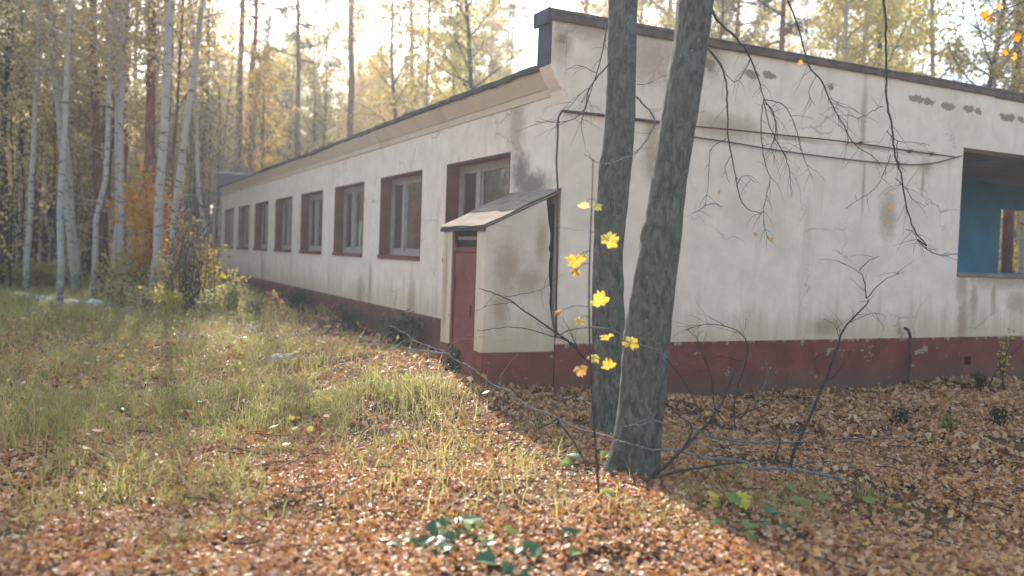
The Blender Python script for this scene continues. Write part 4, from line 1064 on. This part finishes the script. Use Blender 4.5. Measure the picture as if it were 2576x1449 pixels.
# oak sapling just outside the right edge whose dry leaves reach into view
pO = col_at(2690, 6.6)
OK = empty('oak_sapling', pO, 'young oak at the right edge with orange dry leaves hanging above the roof line', 'sapling')
st = np.array([pO + [0, 0, -0.1], pO + [0.03, 0, 1.4], pO + [0.0, 0.05, 2.8], pO + [0.05, 0, 4.4]])
mb = MB(); mb.tube(smooth_path(st, 6), np.linspace(0.03, 0.012, 19), 7); mb.build('stem', M['twig'], OK, True)
tw = [P3([(2700, -150), (2610, -20), (2520, 20), (2450, 60)], 6.6), P3([(2700, 60), (2620, 60), (2560, 100), (2530, 150)], 6.6), P3([(2600, -10), (2570, 40), (2545, 90)], 6.6)]
twiggy('bough', tw, [0.008, 0.007, 0.005], M['twig'], OK, r, 6, 0.2, 0, 0.1)
for i_, (px, py, sz) in enumerate([(2475, 40, 30), (2495, 48, 26), (2515, 15, 26), (2556, 92, 28), (2530, 128, 24), (2556, 140, 26)]):
    maple_leaf('leaf', sz / F_PX * 6.6, M['orangeleaf'], OK, at(px, py, 6.6 + r.uniform(-.1, .1)), -FW + r.normal(size=3) * 0.7, r.uniform(-3, 3), 200 + i_)

# ------------------------------------------------------------------ shrubs and plants on the left
def shrub(name, label, cat, px, py, hpx, wpx, nleaf, ls, lm, nst, seed, group=None, base=None, droop=0.0, low=0.15):
    rr = np.random.default_rng(seed)
    g0 = on_ground(px, py) if base is None else np.array(base, float)
    dp = float((g0 - CAM) @ FW); Hh = hpx / F_PX * dp; Rr = wpx / F_PX * dp / 2
    g_ = empty(name, g0, label, cat, group)
    mb = MB(); ends = []
    for k in range(nst):
        az = rr.uniform(0, 6.28); q = [g0 + np.array([rr.normal() * 0.05, rr.normal() * 0.05, -0.05])]
        tip = g0 + np.array([math.cos(az) * Rr * rr.uniform(0.1, 0.85), math.sin(az) * Rr * rr.uniform(0.1, 0.85), Hh * rr.uniform(0.55, 0.98)])
        mid = (q[0] + tip) / 2 + rr.normal(size=3) * 0.08 * Hh; mid[2] += 0.1 * Hh
        Q = smooth_path([q[0], mid, tip], 5); mb.tube(Q, np.linspace(0.006 + 0.006 * Hh, 0.003, len(Q)), 5)
        ends += [Q[i_] for i_ in range(max(1, int(len(Q) * low)), len(Q))]
        ends += [t_[-1] for t_ in side_twigs(Q, 0.01, rr, 5, Hh * 0.25, 0.2, droop, mb, 0.004)] * 2
    mb.build('stems', M['twig'], g_, True)
    E_ = np.array(ends); C = E_[rr.integers(0, len(E_), nleaf)] + rr.normal(size=(nleaf, 3)) * np.array([Rr * .16, Rr * .16, Hh * .07])
    C[:, 2] = np.maximum(C[:, 2], gz(C[:, 0], C[:, 1]) + 0.02)
    Vq, Fq = quads(C, ls, rr, 0, 0.7)
    link('foliage', mesh_np('foliage', Vq, Fq), M[lm], g_)
    return g_
shrub('rowan_shrub', 'tall orange leaved shrub at the foot of the thickest birch', 'shrub', 385, 765, 330, 125, 2400, 0.12, 'orangeleaf', 7, 1)
shrub('leafy_shrub', 'pale olive bush in front of the orange shrub', 'shrub', 335, 770, 170, 150, 1500, 0.10, 'paleleaf', 9, 2)
shrub('leafy_shrub', 'tall brownish bush left of the far end of the building', 'shrub', 460, 800, 270, 140, 1000, 0.08, 'brownwoods', 12, 3)
shrub('leafy_shrub', 'yellowish bush growing at the far corner of the building', 'shrub', 530, 785, 190, 90, 700, 0.08, 'yellowleaf', 8, 4)
shrub('leafy_shrub', 'thin olive bush hiding the far end of the plinth', 'shrub', 580, 805, 110, 110, 700, 0.08, 'paleleaf', 8, 5)
shrub('leafy_shrub', 'small orange tinted plant before the far plinth', 'shrub', 690, 800, 75, 40, 160, 0.06, 'orangeleaf', 5, 6)
shrub('leafy_shrub', 'bush with yellow leaves between the birches at the forest edge', 'shrub', 200, 690, 95, 130, 1400, 0.16, 'yellowleaf', 8, 7)
shrub('leafy_shrub', 'sparse yellow leaved bush at the left edge of the picture', 'shrub', 40, 700, 330, 110, 1800, 0.14, 'yellowleaf', 7, 8)
for i_, (px, py, hh, ww, nl_, lm_, lb) in enumerate([(262, 765, 120, 90, 500, 'oliveleaf', 'loose olive bush at the foot of the slim birch pair'), (300, 790, 100, 120, 500, 'paleleaf', 'ragged pale bush just left of the pale olive bush'),
        (430, 815, 95, 130, 800, 'yellowleaf', 'low yellowish bush below the tall brownish bush'), (495, 790, 230, 70, 300, 'brownwoods', 'thin brown leaved sapling at the far corner of the facade'), (525, 815, 90, 110, 500, 'paleleaf', 'low olive bush below the far corner of the facade'),
        (360, 800, 80, 100, 500, 'tanleaf', 'low brown leaved bush below the orange shrub'), (640, 805, 60, 80, 350, 'oliveleaf', 'low olive bush in front of the far windows'), (150, 720, 170, 80, 400, 'yellowleaf', 'slender yellow leaved bush among the left birch trunks'), (465, 740, 330, 90, 260, 'oliveleaf', 'tall loose olive bush between the leaning birches')]):
    shrub('leafy_shrub', lb, 'shrub', px, py, hh, ww, nl_, 0.085, lm_, 14, 70 + i_, None, None, 0.1, 0.3)
shrub('sunlit_grass_mound', 'grass mound at the left edge of the clearing, sunlight put into its pale leaves', 'bush', 105, 738, 75, 240, 3600, 0.13, 'paleleaf', 22, 60)  # pale leafy mound added in place of sunlight on a grass mound
shrub('leafy_shrub', 'reddish brown leaved weeds between the orange shrub and the tall brownish bush', 'shrub', 420, 790, 130, 90, 1100, 0.08, 'tanleaf', 9, 61)
for i_, (px, py, hh, ww, lb) in enumerate([(885, 825, 55, 75, 'dark green weeds against the plinth left of the porch gap'), (1010, 850, 70, 100, 'dark green weed clump against the plinth right beside the porch'), (745, 785, 45, 60, 'dark green weeds under the middle windows'), (1150, 945, 45, 60, 'dark leafy weeds at the foot of the porch door')]):
    c = on_fac(px, py - 5, -0.35) if i_ < 3 else on_ground(px, py)
    c[2] = float(gz(c[0], c[1]))
    shrub('weed_clump', lb, 'weeds', px, py, hh * 1.3, ww * 1.2, 800, 0.065, 'weed', 11, 20 + i_, None, c)
for i_, (px, py, lb) in enumerate([(2258, 1075, 'small green tuft near the bent pipe'), (2390, 1090, 'low green tuft left of the right edge before the plinth'), (2515, 1075, 'dark green tuft nearest the right edge before the plinth'), (2460, 985, 'green weed under the plinth vent')]):
    shrub('weed_clump', lb, 'weeds', px, py, 50, 60, 160, 0.045, 'weed' if i_ != 1 else 'oliveleaf', 8, 40 + i_)
shrub('birch_seedling', 'thin seedling with yellow leaves against the right part of the plinth', 'seedling', 2528, 985, 150, 50, 90, 0.05, 'yellowleaf', 3, 50, None, None, 0.0, 0.4)

def ovate(name, size, mat, parent, pos, normal, dirv, seed):
    r_ = np.random.default_rng(seed); n_ = np.array(normal, float); n_ /= np.linalg.norm(n_)
    ex = np.array(dirv, float); ex -= n_ * (ex @ n_); ex /= np.linalg.norm(ex); ey = np.cross(n_, ex)
    V = []; us = np.linspace(0, 1, 8); vs = np.linspace(-1, 1, 5)
    for u in us:
        wd = 0.42 * math.sin(math.pi * min(1, u ** 0.75 * 0.97 + 0.02)) + 0.005
        for v_ in vs:
            z = 0.16 * abs(v_) * wd / 0.42 - 0.30 * u * u + 0.025 * math.sin(u * 22) * abs(v_) + r_.normal() * 0.012
            V.append((u, v_ * wd * (1 + 0.06 * math.sin(u * 30)), z))
    V = np.array(V) * size
    V = V[:, :1] * ex + V[:, 1:2] * ey + V[:, 2:] * n_ + np.array(pos)
    F = np.array([(a_ * 5 + b_, a_ * 5 + b_ + 1, a_ * 5 + b_ + 6, a_ * 5 + b_ + 5) for a_ in range(7) for b_ in range(4)])
    return link(name, mesh_np(name, V, F, True), mat, parent)
def leaf_plant(label, px, py, nl, size, mats, seed, name='leafy_plant', maple=False, hgt=0.08):
    rr = np.random.default_rng(seed); g0 = on_ground(px, py); g_ = empty(name, g0, label, 'plant')
    for k in range(nl):
        az = k * 6.28 / nl + rr.uniform(-0.5, 0.5); el = rr.uniform(0.2, 0.8)
        d = np.array([math.cos(az), math.sin(az), el]); b = g0 + d * hgt * rr.uniform(0.6, 1.2)
        mb = MB(); mb.tube(smooth_path([g0 - [0, 0, 0.02], (g0 + b) / 2 + [0, 0, 0.015], b], 3), 0.0025, 4); mb.build('stalk', M['limeleaf'], g_, True)
        nrm = np.array([-0.25 * math.cos(az), -0.25 * math.sin(az), 1.0]) + rr.normal(size=3) * 0.25 - FW * 0.35
        mt = M[mats[k % len(mats)]]; s_ = size * rr.uniform(0.75, 1.15)
        if maple: maple_leaf('leaf', s_, mt, g_, b + [0, 0, 0.02], nrm - FW * 0.8, rr.uniform(-2, 2), seed * 10 + k)
        else: ovate('leaf', s_, mt, g_, b, nrm, d * [1, 1, 0.1], seed * 10 + k)
    return g_
leaf_plant('dark green broad leaved plant, upper one of the cluster at the bottom', 1143, 1345, 5, 0.12, ['greenleaf'], 1)
leaf_plant('crinkled dark green plant below the upper one of the bottom cluster', 1172, 1398, 6, 0.13, ['greenleaf'], 2)
leaf_plant('pale green wide leaf plant right of the dark bottom cluster', 1217, 1362, 3, 0.15, ['limeleaf'], 3)
leaf_plant('dark green plant at the bottom edge, right end of the cluster', 1292, 1428, 5, 0.13, ['greenleaf'], 4)
leaf_plant('small dark green plant, left end of the bottom cluster', 1082, 1375, 4, 0.11, ['greenleaf'], 5)
leaf_plant('low light green plant near the bottom middle of the litter', 1470, 1385, 3, 0.12, ['limeleaf', 'greenleaf'], 6)
leaf_plant('light green seedling at the foot of the yellow maple sapling', 1478, 1185, 4, 0.12, ['limeleaf', 'greenleaf'], 7, 'leafy_plant', False, 0.12)
leaf_plant('yellow green seedling below the light green seedling', 1492, 1262, 4, 0.09, ['limeleaf', 'maple'], 8)
leaf_plant('yellow maple seedling on the litter right of the leaning trunk', 1838, 1290, 5, 0.13, ['maple', 'limeleaf'], 9, 'maple_seedling', True, 0.15)
leaf_plant('green leaved seedling below the yellow maple seedling', 1860, 1350, 3, 0.11, ['limeleaf'], 10)
leaf_plant('two leaved light green plant on the shaded litter', 2022, 1270, 3, 0.14, ['limeleaf'], 11, 'leafy_plant', False, 0.1)
leaf_plant('pale green seedling in the brown litter on the right', 2225, 1300, 3, 0.11, ['limeleaf'], 12)
leaf_plant('small green plant beside the grassy tuft right of the bottom cluster', 1930, 1330, 5, 0.11, ['greenleaf'], 13)
leaf_plant('green plant in the grass at the far left of the field', 60, 800, 6, 0.4, ['limeleaf', 'greenleaf'], 14)
leaf_plant('small green plant half hidden in the litter at lower left', 1035, 1395, 4, 0.09, ['greenleaf'], 15)
for i_, (px, py, lb) in enumerate([(575, 1255, 'bright yellow maple leaf fallen in the grass at lower left'), (1910, 1405, 'orange yellow leaf fallen near the bottom right of the trunks'), (2300, 1013, 'pale yellow leaf fallen by the bent pipe')]):
    p = on_ground(px, py); o = maple_leaf('fallen_maple_leaf', 0.14 if i_ == 0 else 0.08, M['maple'], None, p + [0, 0, 0.035], np.array([-0.2, -0.35, 1.0]), 0.4 + i_, 300 + i_)
    tag(o, lb, 'leaf')
# broken kerb stones catching the light
kr = np.random.default_rng(9)
kl = [((60, 757), 'leftmost pale kerb stone in the grass'), ((125, 768), 'pale kerb stone, second from the left'), ((180, 774), 'pale kerb stone, third from the left'), ((245, 781), 'pale kerb stone, fourth from the left'), ((300, 790), 'pale kerb stone left of the cracked end stone'), ((365, 802), 'bright cracked kerb stone at the right end of the row'),
      ((640, 832), 'pale stone in the grass in front of the middle windows'), ((705, 915), 'bright white stone standing out of the grass'), ((460, 850), 'small pale stone below the kerb row')]
for i_, ((px, py), lb) in enumerate(kl):
    p = on_ground(px, py); a_ = math.atan2(-1.5, 1.0) + kr.uniform(-0.3, 0.3); sx, sy, sz = (0.45, 0.12, 0.20) if i_ < 6 else (0.13, 0.09, 0.12)
    mb = MB(); mb.box((-sx, -sy, -0.1), (sx, sy, sz)); me = mb.mesh('kerb_stone'); me.materials.append(M['concrete'])
    Vv = np.empty(len(me.vertices) * 3, np.float32); me.vertices.foreach_get('co', Vv); Vv += kr.normal(size=Vv.shape) * 0.035; me.vertices.foreach_set('co', Vv)
    o = bpy.data.objects.new('kerb_stone', me); COL.objects.link(o); o.location = p; o.rotation_euler = (kr.uniform(-0.1, 0.1), kr.uniform(-0.1, 0.1), a_)
    bevel(o, 0.025, 3); tag(o, lb, 'stone', 'kerb stones in the grass')
# nearer trees whose boughs hang into the upper left
for (px, dp, kd, i_, lm, sc, lb) in [(-150, 14.0, 'aspen', 1, 'tanleaf', 1.0, 'tan leaved tree at the left edge with boughs over the clearing'), (150, 20, 'birch', 1, 'tanleaf', 0.9, 'tan and golden leaved tree at the upper left before the birches')]:
    tree_px(kd, i_, lm, px, dp, 0.7 * i_, sc, lb, None, 0.0)

# ------------------------------------------------------------------ leaf litter and grass
def vnoise(x, y, sc, seed):
    g_ = np.random.default_rng(seed).uniform(size=(256, 256)); X = x * sc; Y = y * sc
    i_ = np.floor(X).astype(int); j_ = np.floor(Y).astype(int); fx = X - i_; fy = Y - j_; fx = fx * fx * (3 - 2 * fx); fy = fy * fy * (3 - 2 * fy)
    a_ = g_[i_ % 256, j_ % 256]; b_ = g_[(i_ + 1) % 256, j_ % 256]; c_ = g_[i_ % 256, (j_ + 1) % 256]; d_ = g_[(i_ + 1) % 256, (j_ + 1) % 256]
    return (a_ * (1 - fx) + b_ * fx) * (1 - fy) + (c_ * (1 - fx) + d_ * fx) * fy
def sst(x, a, b):
    t_ = np.clip((x - a) / (b - a), 0, 1); return t_ * t_ * (3 - 2 * t_)
def grassiness(x, y):
    g_ = sst(y + 0.35 * (x + 3), -4.5, 1.8) * sst(x, -0.7, -2.6)
    return g_ * (0.25 + 1.1 * vnoise(x, y, 0.8, 4))
def inside(x, y):
    return ((x > -0.02) & (y > -0.02)) | ((x > -DV - 0.02) & (x < 0.05) & (y > 0) & (y < WV + .02))
def sample_view(n, rng, ymax, d0, d1):
    """random ground points inside the camera's wedge, uniform on the ground"""
    th = rng.uniform(-0.62, 0.62, n); d = np.sqrt(rng.uniform(d0 ** 2, d1 ** 2, n))
    c_, s_ = FW[0] / math.hypot(FW[0], FW[1]), FW[1] / math.hypot(FW[0], FW[1])
    dx = c_ * np.cos(th) + s_ * np.sin(th); dy = s_ * np.cos(th) - c_ * np.sin(th)
    return CAM[0] + dx * d, CAM[1] + dy * d
def litter(name, n, d0, d1, size, lobes, seed, lift, gfade, label):
    rr = np.random.default_rng(seed); x, y = sample_view(n, rr, 0, d0, d1)
    gr = grassiness(x, y)
    k = ~inside(x, y) & (rr.uniform(size=n) > np.clip(gr, 0, 1) * gfade) & (rr.uniform(size=n) > 0.75 * sst(vnoise(x, y, 1.9, 15), 0.62, 0.8))
    x, y = x[k], y[k]; n = len(x)
    if lobes == 12:
        th = np.linspace(0, 2 * np.pi, 12, endpoint=False); rad = np.array([0.5, .30, .42, .26, .36, .28, .46, .28, .36, .26, .42, .30])
    else:
        th = np.linspace(0, 2 * np.pi, 8, endpoint=False); rad = np.array([.5, .36, .3, .36, .5, .36, .3, .36])
    m = len(th)
    s_ = size * rr.uniform(0.55, 1.35, n)
    R_ = rad[None] * rr.uniform(0.8, 1.2, (n, m)); lx = R_ * np.cos(th); ly = R_ * np.sin(th) * rr.uniform(0.7, 1.1, (n, 1))
    c1 = rr.normal(size=(n, 1)) * 0.9; c2 = rr.uniform(0.0, 1.3, (n, 1))
    lz = c1 * lx * lx + c2 * ly * ly + rr.normal(size=(n, m)) * 0.03
    L_ = np.stack([lx, ly, lz], -1); L_ = np.concatenate([np.zeros((n, 1, 3)), L_], 1) * s_[:, None, None]
    yaw = rr.uniform(0, 2 * np.pi, n); tx = rr.normal(size=n) * 0.52; ty = rr.normal(size=n) * 0.52
    cz, sz_ = np.cos(yaw), np.sin(yaw); O = np.zeros((n, 3, 3)); Z = np.zeros((n, 3, 3)); Xr = np.zeros((n, 3, 3)); Yr = np.zeros((n, 3, 3))
    Z[:, 0, 0] = cz; Z[:, 0, 1] = -sz_; Z[:, 1, 0] = sz_; Z[:, 1, 1] = cz; Z[:, 2, 2] = 1
    Xr[:, 0, 0] = 1; Xr[:, 1, 1] = np.cos(tx); Xr[:, 1, 2] = -np.sin(tx); Xr[:, 2, 1] = np.sin(tx); Xr[:, 2, 2] = np.cos(tx)
    Yr[:, 1, 1] = 1; Yr[:, 0, 0] = np.cos(ty); Yr[:, 0, 2] = np.sin(ty); Yr[:, 2, 0] = -np.sin(ty); Yr[:, 2, 2] = np.cos(ty)
    Rm = Z @ Yr @ Xr
    V = np.einsum('nij,nkj->nki', Rm, L_)
    z = gz(x, y) + lift + rr.uniform(0, 0.03, n) + 0.02 * vnoise(x, y, 3.0, 8)
    V += np.stack([x, y, z], -1)[:, None]
    b_ = (np.arange(n) * (m + 1))[:, None, None]
    F = np.array([(0, i_ + 1, (i_ + 1) % m + 1) for i_ in range(m)])[None] + b_
    o = link(name, mesh_np(name, V.reshape(-1, 3), F.reshape(-1, 3)), M['litter'])
    return tag(o, label, None, None, 'stuff')
litter('fallen_leaves', 88000, 3.0, 9.2, 0.056, 12, 1, 0.012, 0.75, 'brown and orange fallen leaves covering the ground')
litter('fallen_leaves', 60000, 9.2, 15, 0.074, 8, 2, 0.012, 0.35, 'brown fallen leaves in front of the walls')
litter('fallen_leaves', 26000, 15, 34, 0.12, 8, 3, 0.012, 0.6, 'fallen leaves on the far forest floor')

def grass(name, n, d0, d1, h0, h1, w0, seed, thr, label, dens=None, mt='grass'):
    rr = np.random.default_rng(seed); x, y = sample_view(n, rr, 0, d0, d1)
    gr = grassiness(x, y) if dens is None else dens(x, y)
    cl = vnoise(x, y, 2.6, 5) * 0.6 + vnoise(x, y, 6.5, 6) * 0.4
    k = ~inside(x, y) & (rr.uniform(size=n) < gr * sst(cl, thr, thr + 0.25) * 1.3)
    x, y, cl = x[k], y[k], cl[k]; n = len(x)
    hgt = rr.uniform(h0, h1, n) * (0.55 + 0.9 * cl); az = rr.uniform(0, 6.28, n); wd = w0 * rr.uniform(0.6, 1.4, n)
    bend = rr.uniform(0.15, 1.1, n) * hgt; dx, dy = np.cos(az), np.sin(az); px_, py_ = -dy, dx
    tw_ = rr.uniform(-0.8, 0.8, n); px_, py_ = px_ * np.cos(tw_) - py_ * np.sin(tw_), px_ * np.sin(tw_) + py_ * np.cos(tw_)
    B0 = np.stack([x, y, gz(x, y) - 0.01], -1); V = []
    for t_, ws in ((0, 1), (0.45, 0.85), (0.8, 0.55)):
        c_ = B0 + np.stack([dx * bend * t_ ** 2, dy * bend * t_ ** 2, hgt * (t_ - 0.22 * t_ ** 3)], -1)
        o_ = np.stack([px_ * wd * ws / 2, py_ * wd * ws / 2, np.zeros(n)], -1); V += [c_ - o_, c_ + o_]
    V.append(B0 + np.stack([dx * bend, dy * bend, hgt * 0.74], -1))
    V = np.stack(V, 1).reshape(-1, 3); b_ = (np.arange(n) * 7)[:, None]
    Q = np.concatenate([np.array([[0, 1, 3, 2]]) + b_, np.array([[2, 3, 5, 4]]) + b_]); T_ = np.array([[4, 5, 6]]) + b_
    o = link(name, mesh_np(name, V, [Q, T_]), M[mt])
    return tag(o, label, None, None, 'stuff')
tw_r = np.random.default_rng(61); tx, ty = sample_view(420, tw_r, 0, 4.2, 12); mb = MB()
for a_, b_ in zip(tx, ty):
    if inside(np.array([a_]), np.array([b_]))[0]: continue
    l_ = tw_r.uniform(0.12, 0.5); az = tw_r.uniform(0, 6.28); d_ = np.array([math.cos(az), math.sin(az)])
    q = [[a_ + d_[0] * l_ * k_ + tw_r.normal() * 0.012, b_ + d_[1] * l_ * k_ + tw_r.normal() * 0.012, 0] for k_ in (0, .35, .7, 1)]
    q = np.array(q); q[:, 2] = gz(q[:, 0], q[:, 1]) + 0.045 + tw_r.uniform(0, 0.03, 4)
    mb.tube(q, [0.005, 0.0045, 0.0035, 0.002], 4)
tag(mb.build('fallen_twigs', M['twig'], None, True), 'small fallen twigs scattered on the litter', None, None, 'stuff')
grass('grass', 76000, 3.2, 10, 0.09, 0.33, 0.007, 1, 0.40, 'green blades of grass among the fallen leaves')
grass('grass', 95000, 9, 20, 0.07, 0.30, 0.011, 2, 0.46, 'yellow green grass of the clearing')
grass('grass', 110000, 18, 42, 0.22, 0.5, 0.02, 3, 0.25, 'tall pale grass at the forest edge', lambda x, y: sst(x, 0.5, -2) * 0.9)
grass('dry_stalks', 26000, 6, 22, 0.22, 0.55, 0.007, 7, 0.35, 'dry straw coloured stalks standing in the grass', None, 'straw')
def weeds(n, d0, d1, size, zmax, seed, mt, label, name):
    rr = np.random.default_rng(seed); x, y = sample_view(n, rr, 0, d0, d1); cl = vnoise(x, y, 1.7, seed + 30)
    k = ~inside(x, y) & (rr.uniform(size=n) < np.clip(grassiness(x, y), 0, 1) * sst(cl, 0.35, 0.7)); x, y, cl = x[k], y[k], cl[k]
    z = gz(x, y) + rr.uniform(0, 1, len(x)) ** 1.5 * zmax * (0.4 + cl)
    Vq, Fq = quads(np.stack([x, y, z], -1), size, rr, 0.3, 0.6)
    tag(link(name, mesh_np(name, Vq, Fq), M[mt]), label, None, None, 'stuff')
weeds(26000, 6, 22, 0.07, 0.30, 1, 'oliveleaf', 'low olive weeds mixed through the grass', 'weed_leaves')
weeds(15000, 6, 22, 0.085, 0.22, 2, 'litter', 'brown leaves caught in the standing grass', 'caught_leaves')
weeds(9000, 6, 20, 0.06, 0.35, 3, 'limeleaf', 'light green weeds mixed through the grass', 'weed_leaves')
def tufts(x, y):
    return sst(vnoise(x, y, 0.7, 12), 0.62, 0.8) * sst(y, -5.6, -4.4) * 0.9
grass('grass', 60000, 3.4, 9, 0.06, 0.16, 0.005, 4, 0.45, 'scattered grass tufts in the leaf litter', tufts)

# ------------------------------------------------------------------ haze volume added for the veiling glare of the low sun
mb = MB(); mb.box((-240, -70, -3.0), (260, 240, 27.0)); hz = mb.mesh('haze')
t = NT('glare_veil_air')
pv = t.n('VolumePrincipled', {'Color': (0.95, 0.96, 0.98, 1), 'Density': 0.0020, 'Anisotropy': 0.45})
t.t.links.new(pv.outputs[0], t.out.inputs['Volume'])
tag(link('haze', hz, t.m), 'thin haze volume added for the veiling glare of the sun', None, None, 'stuff')
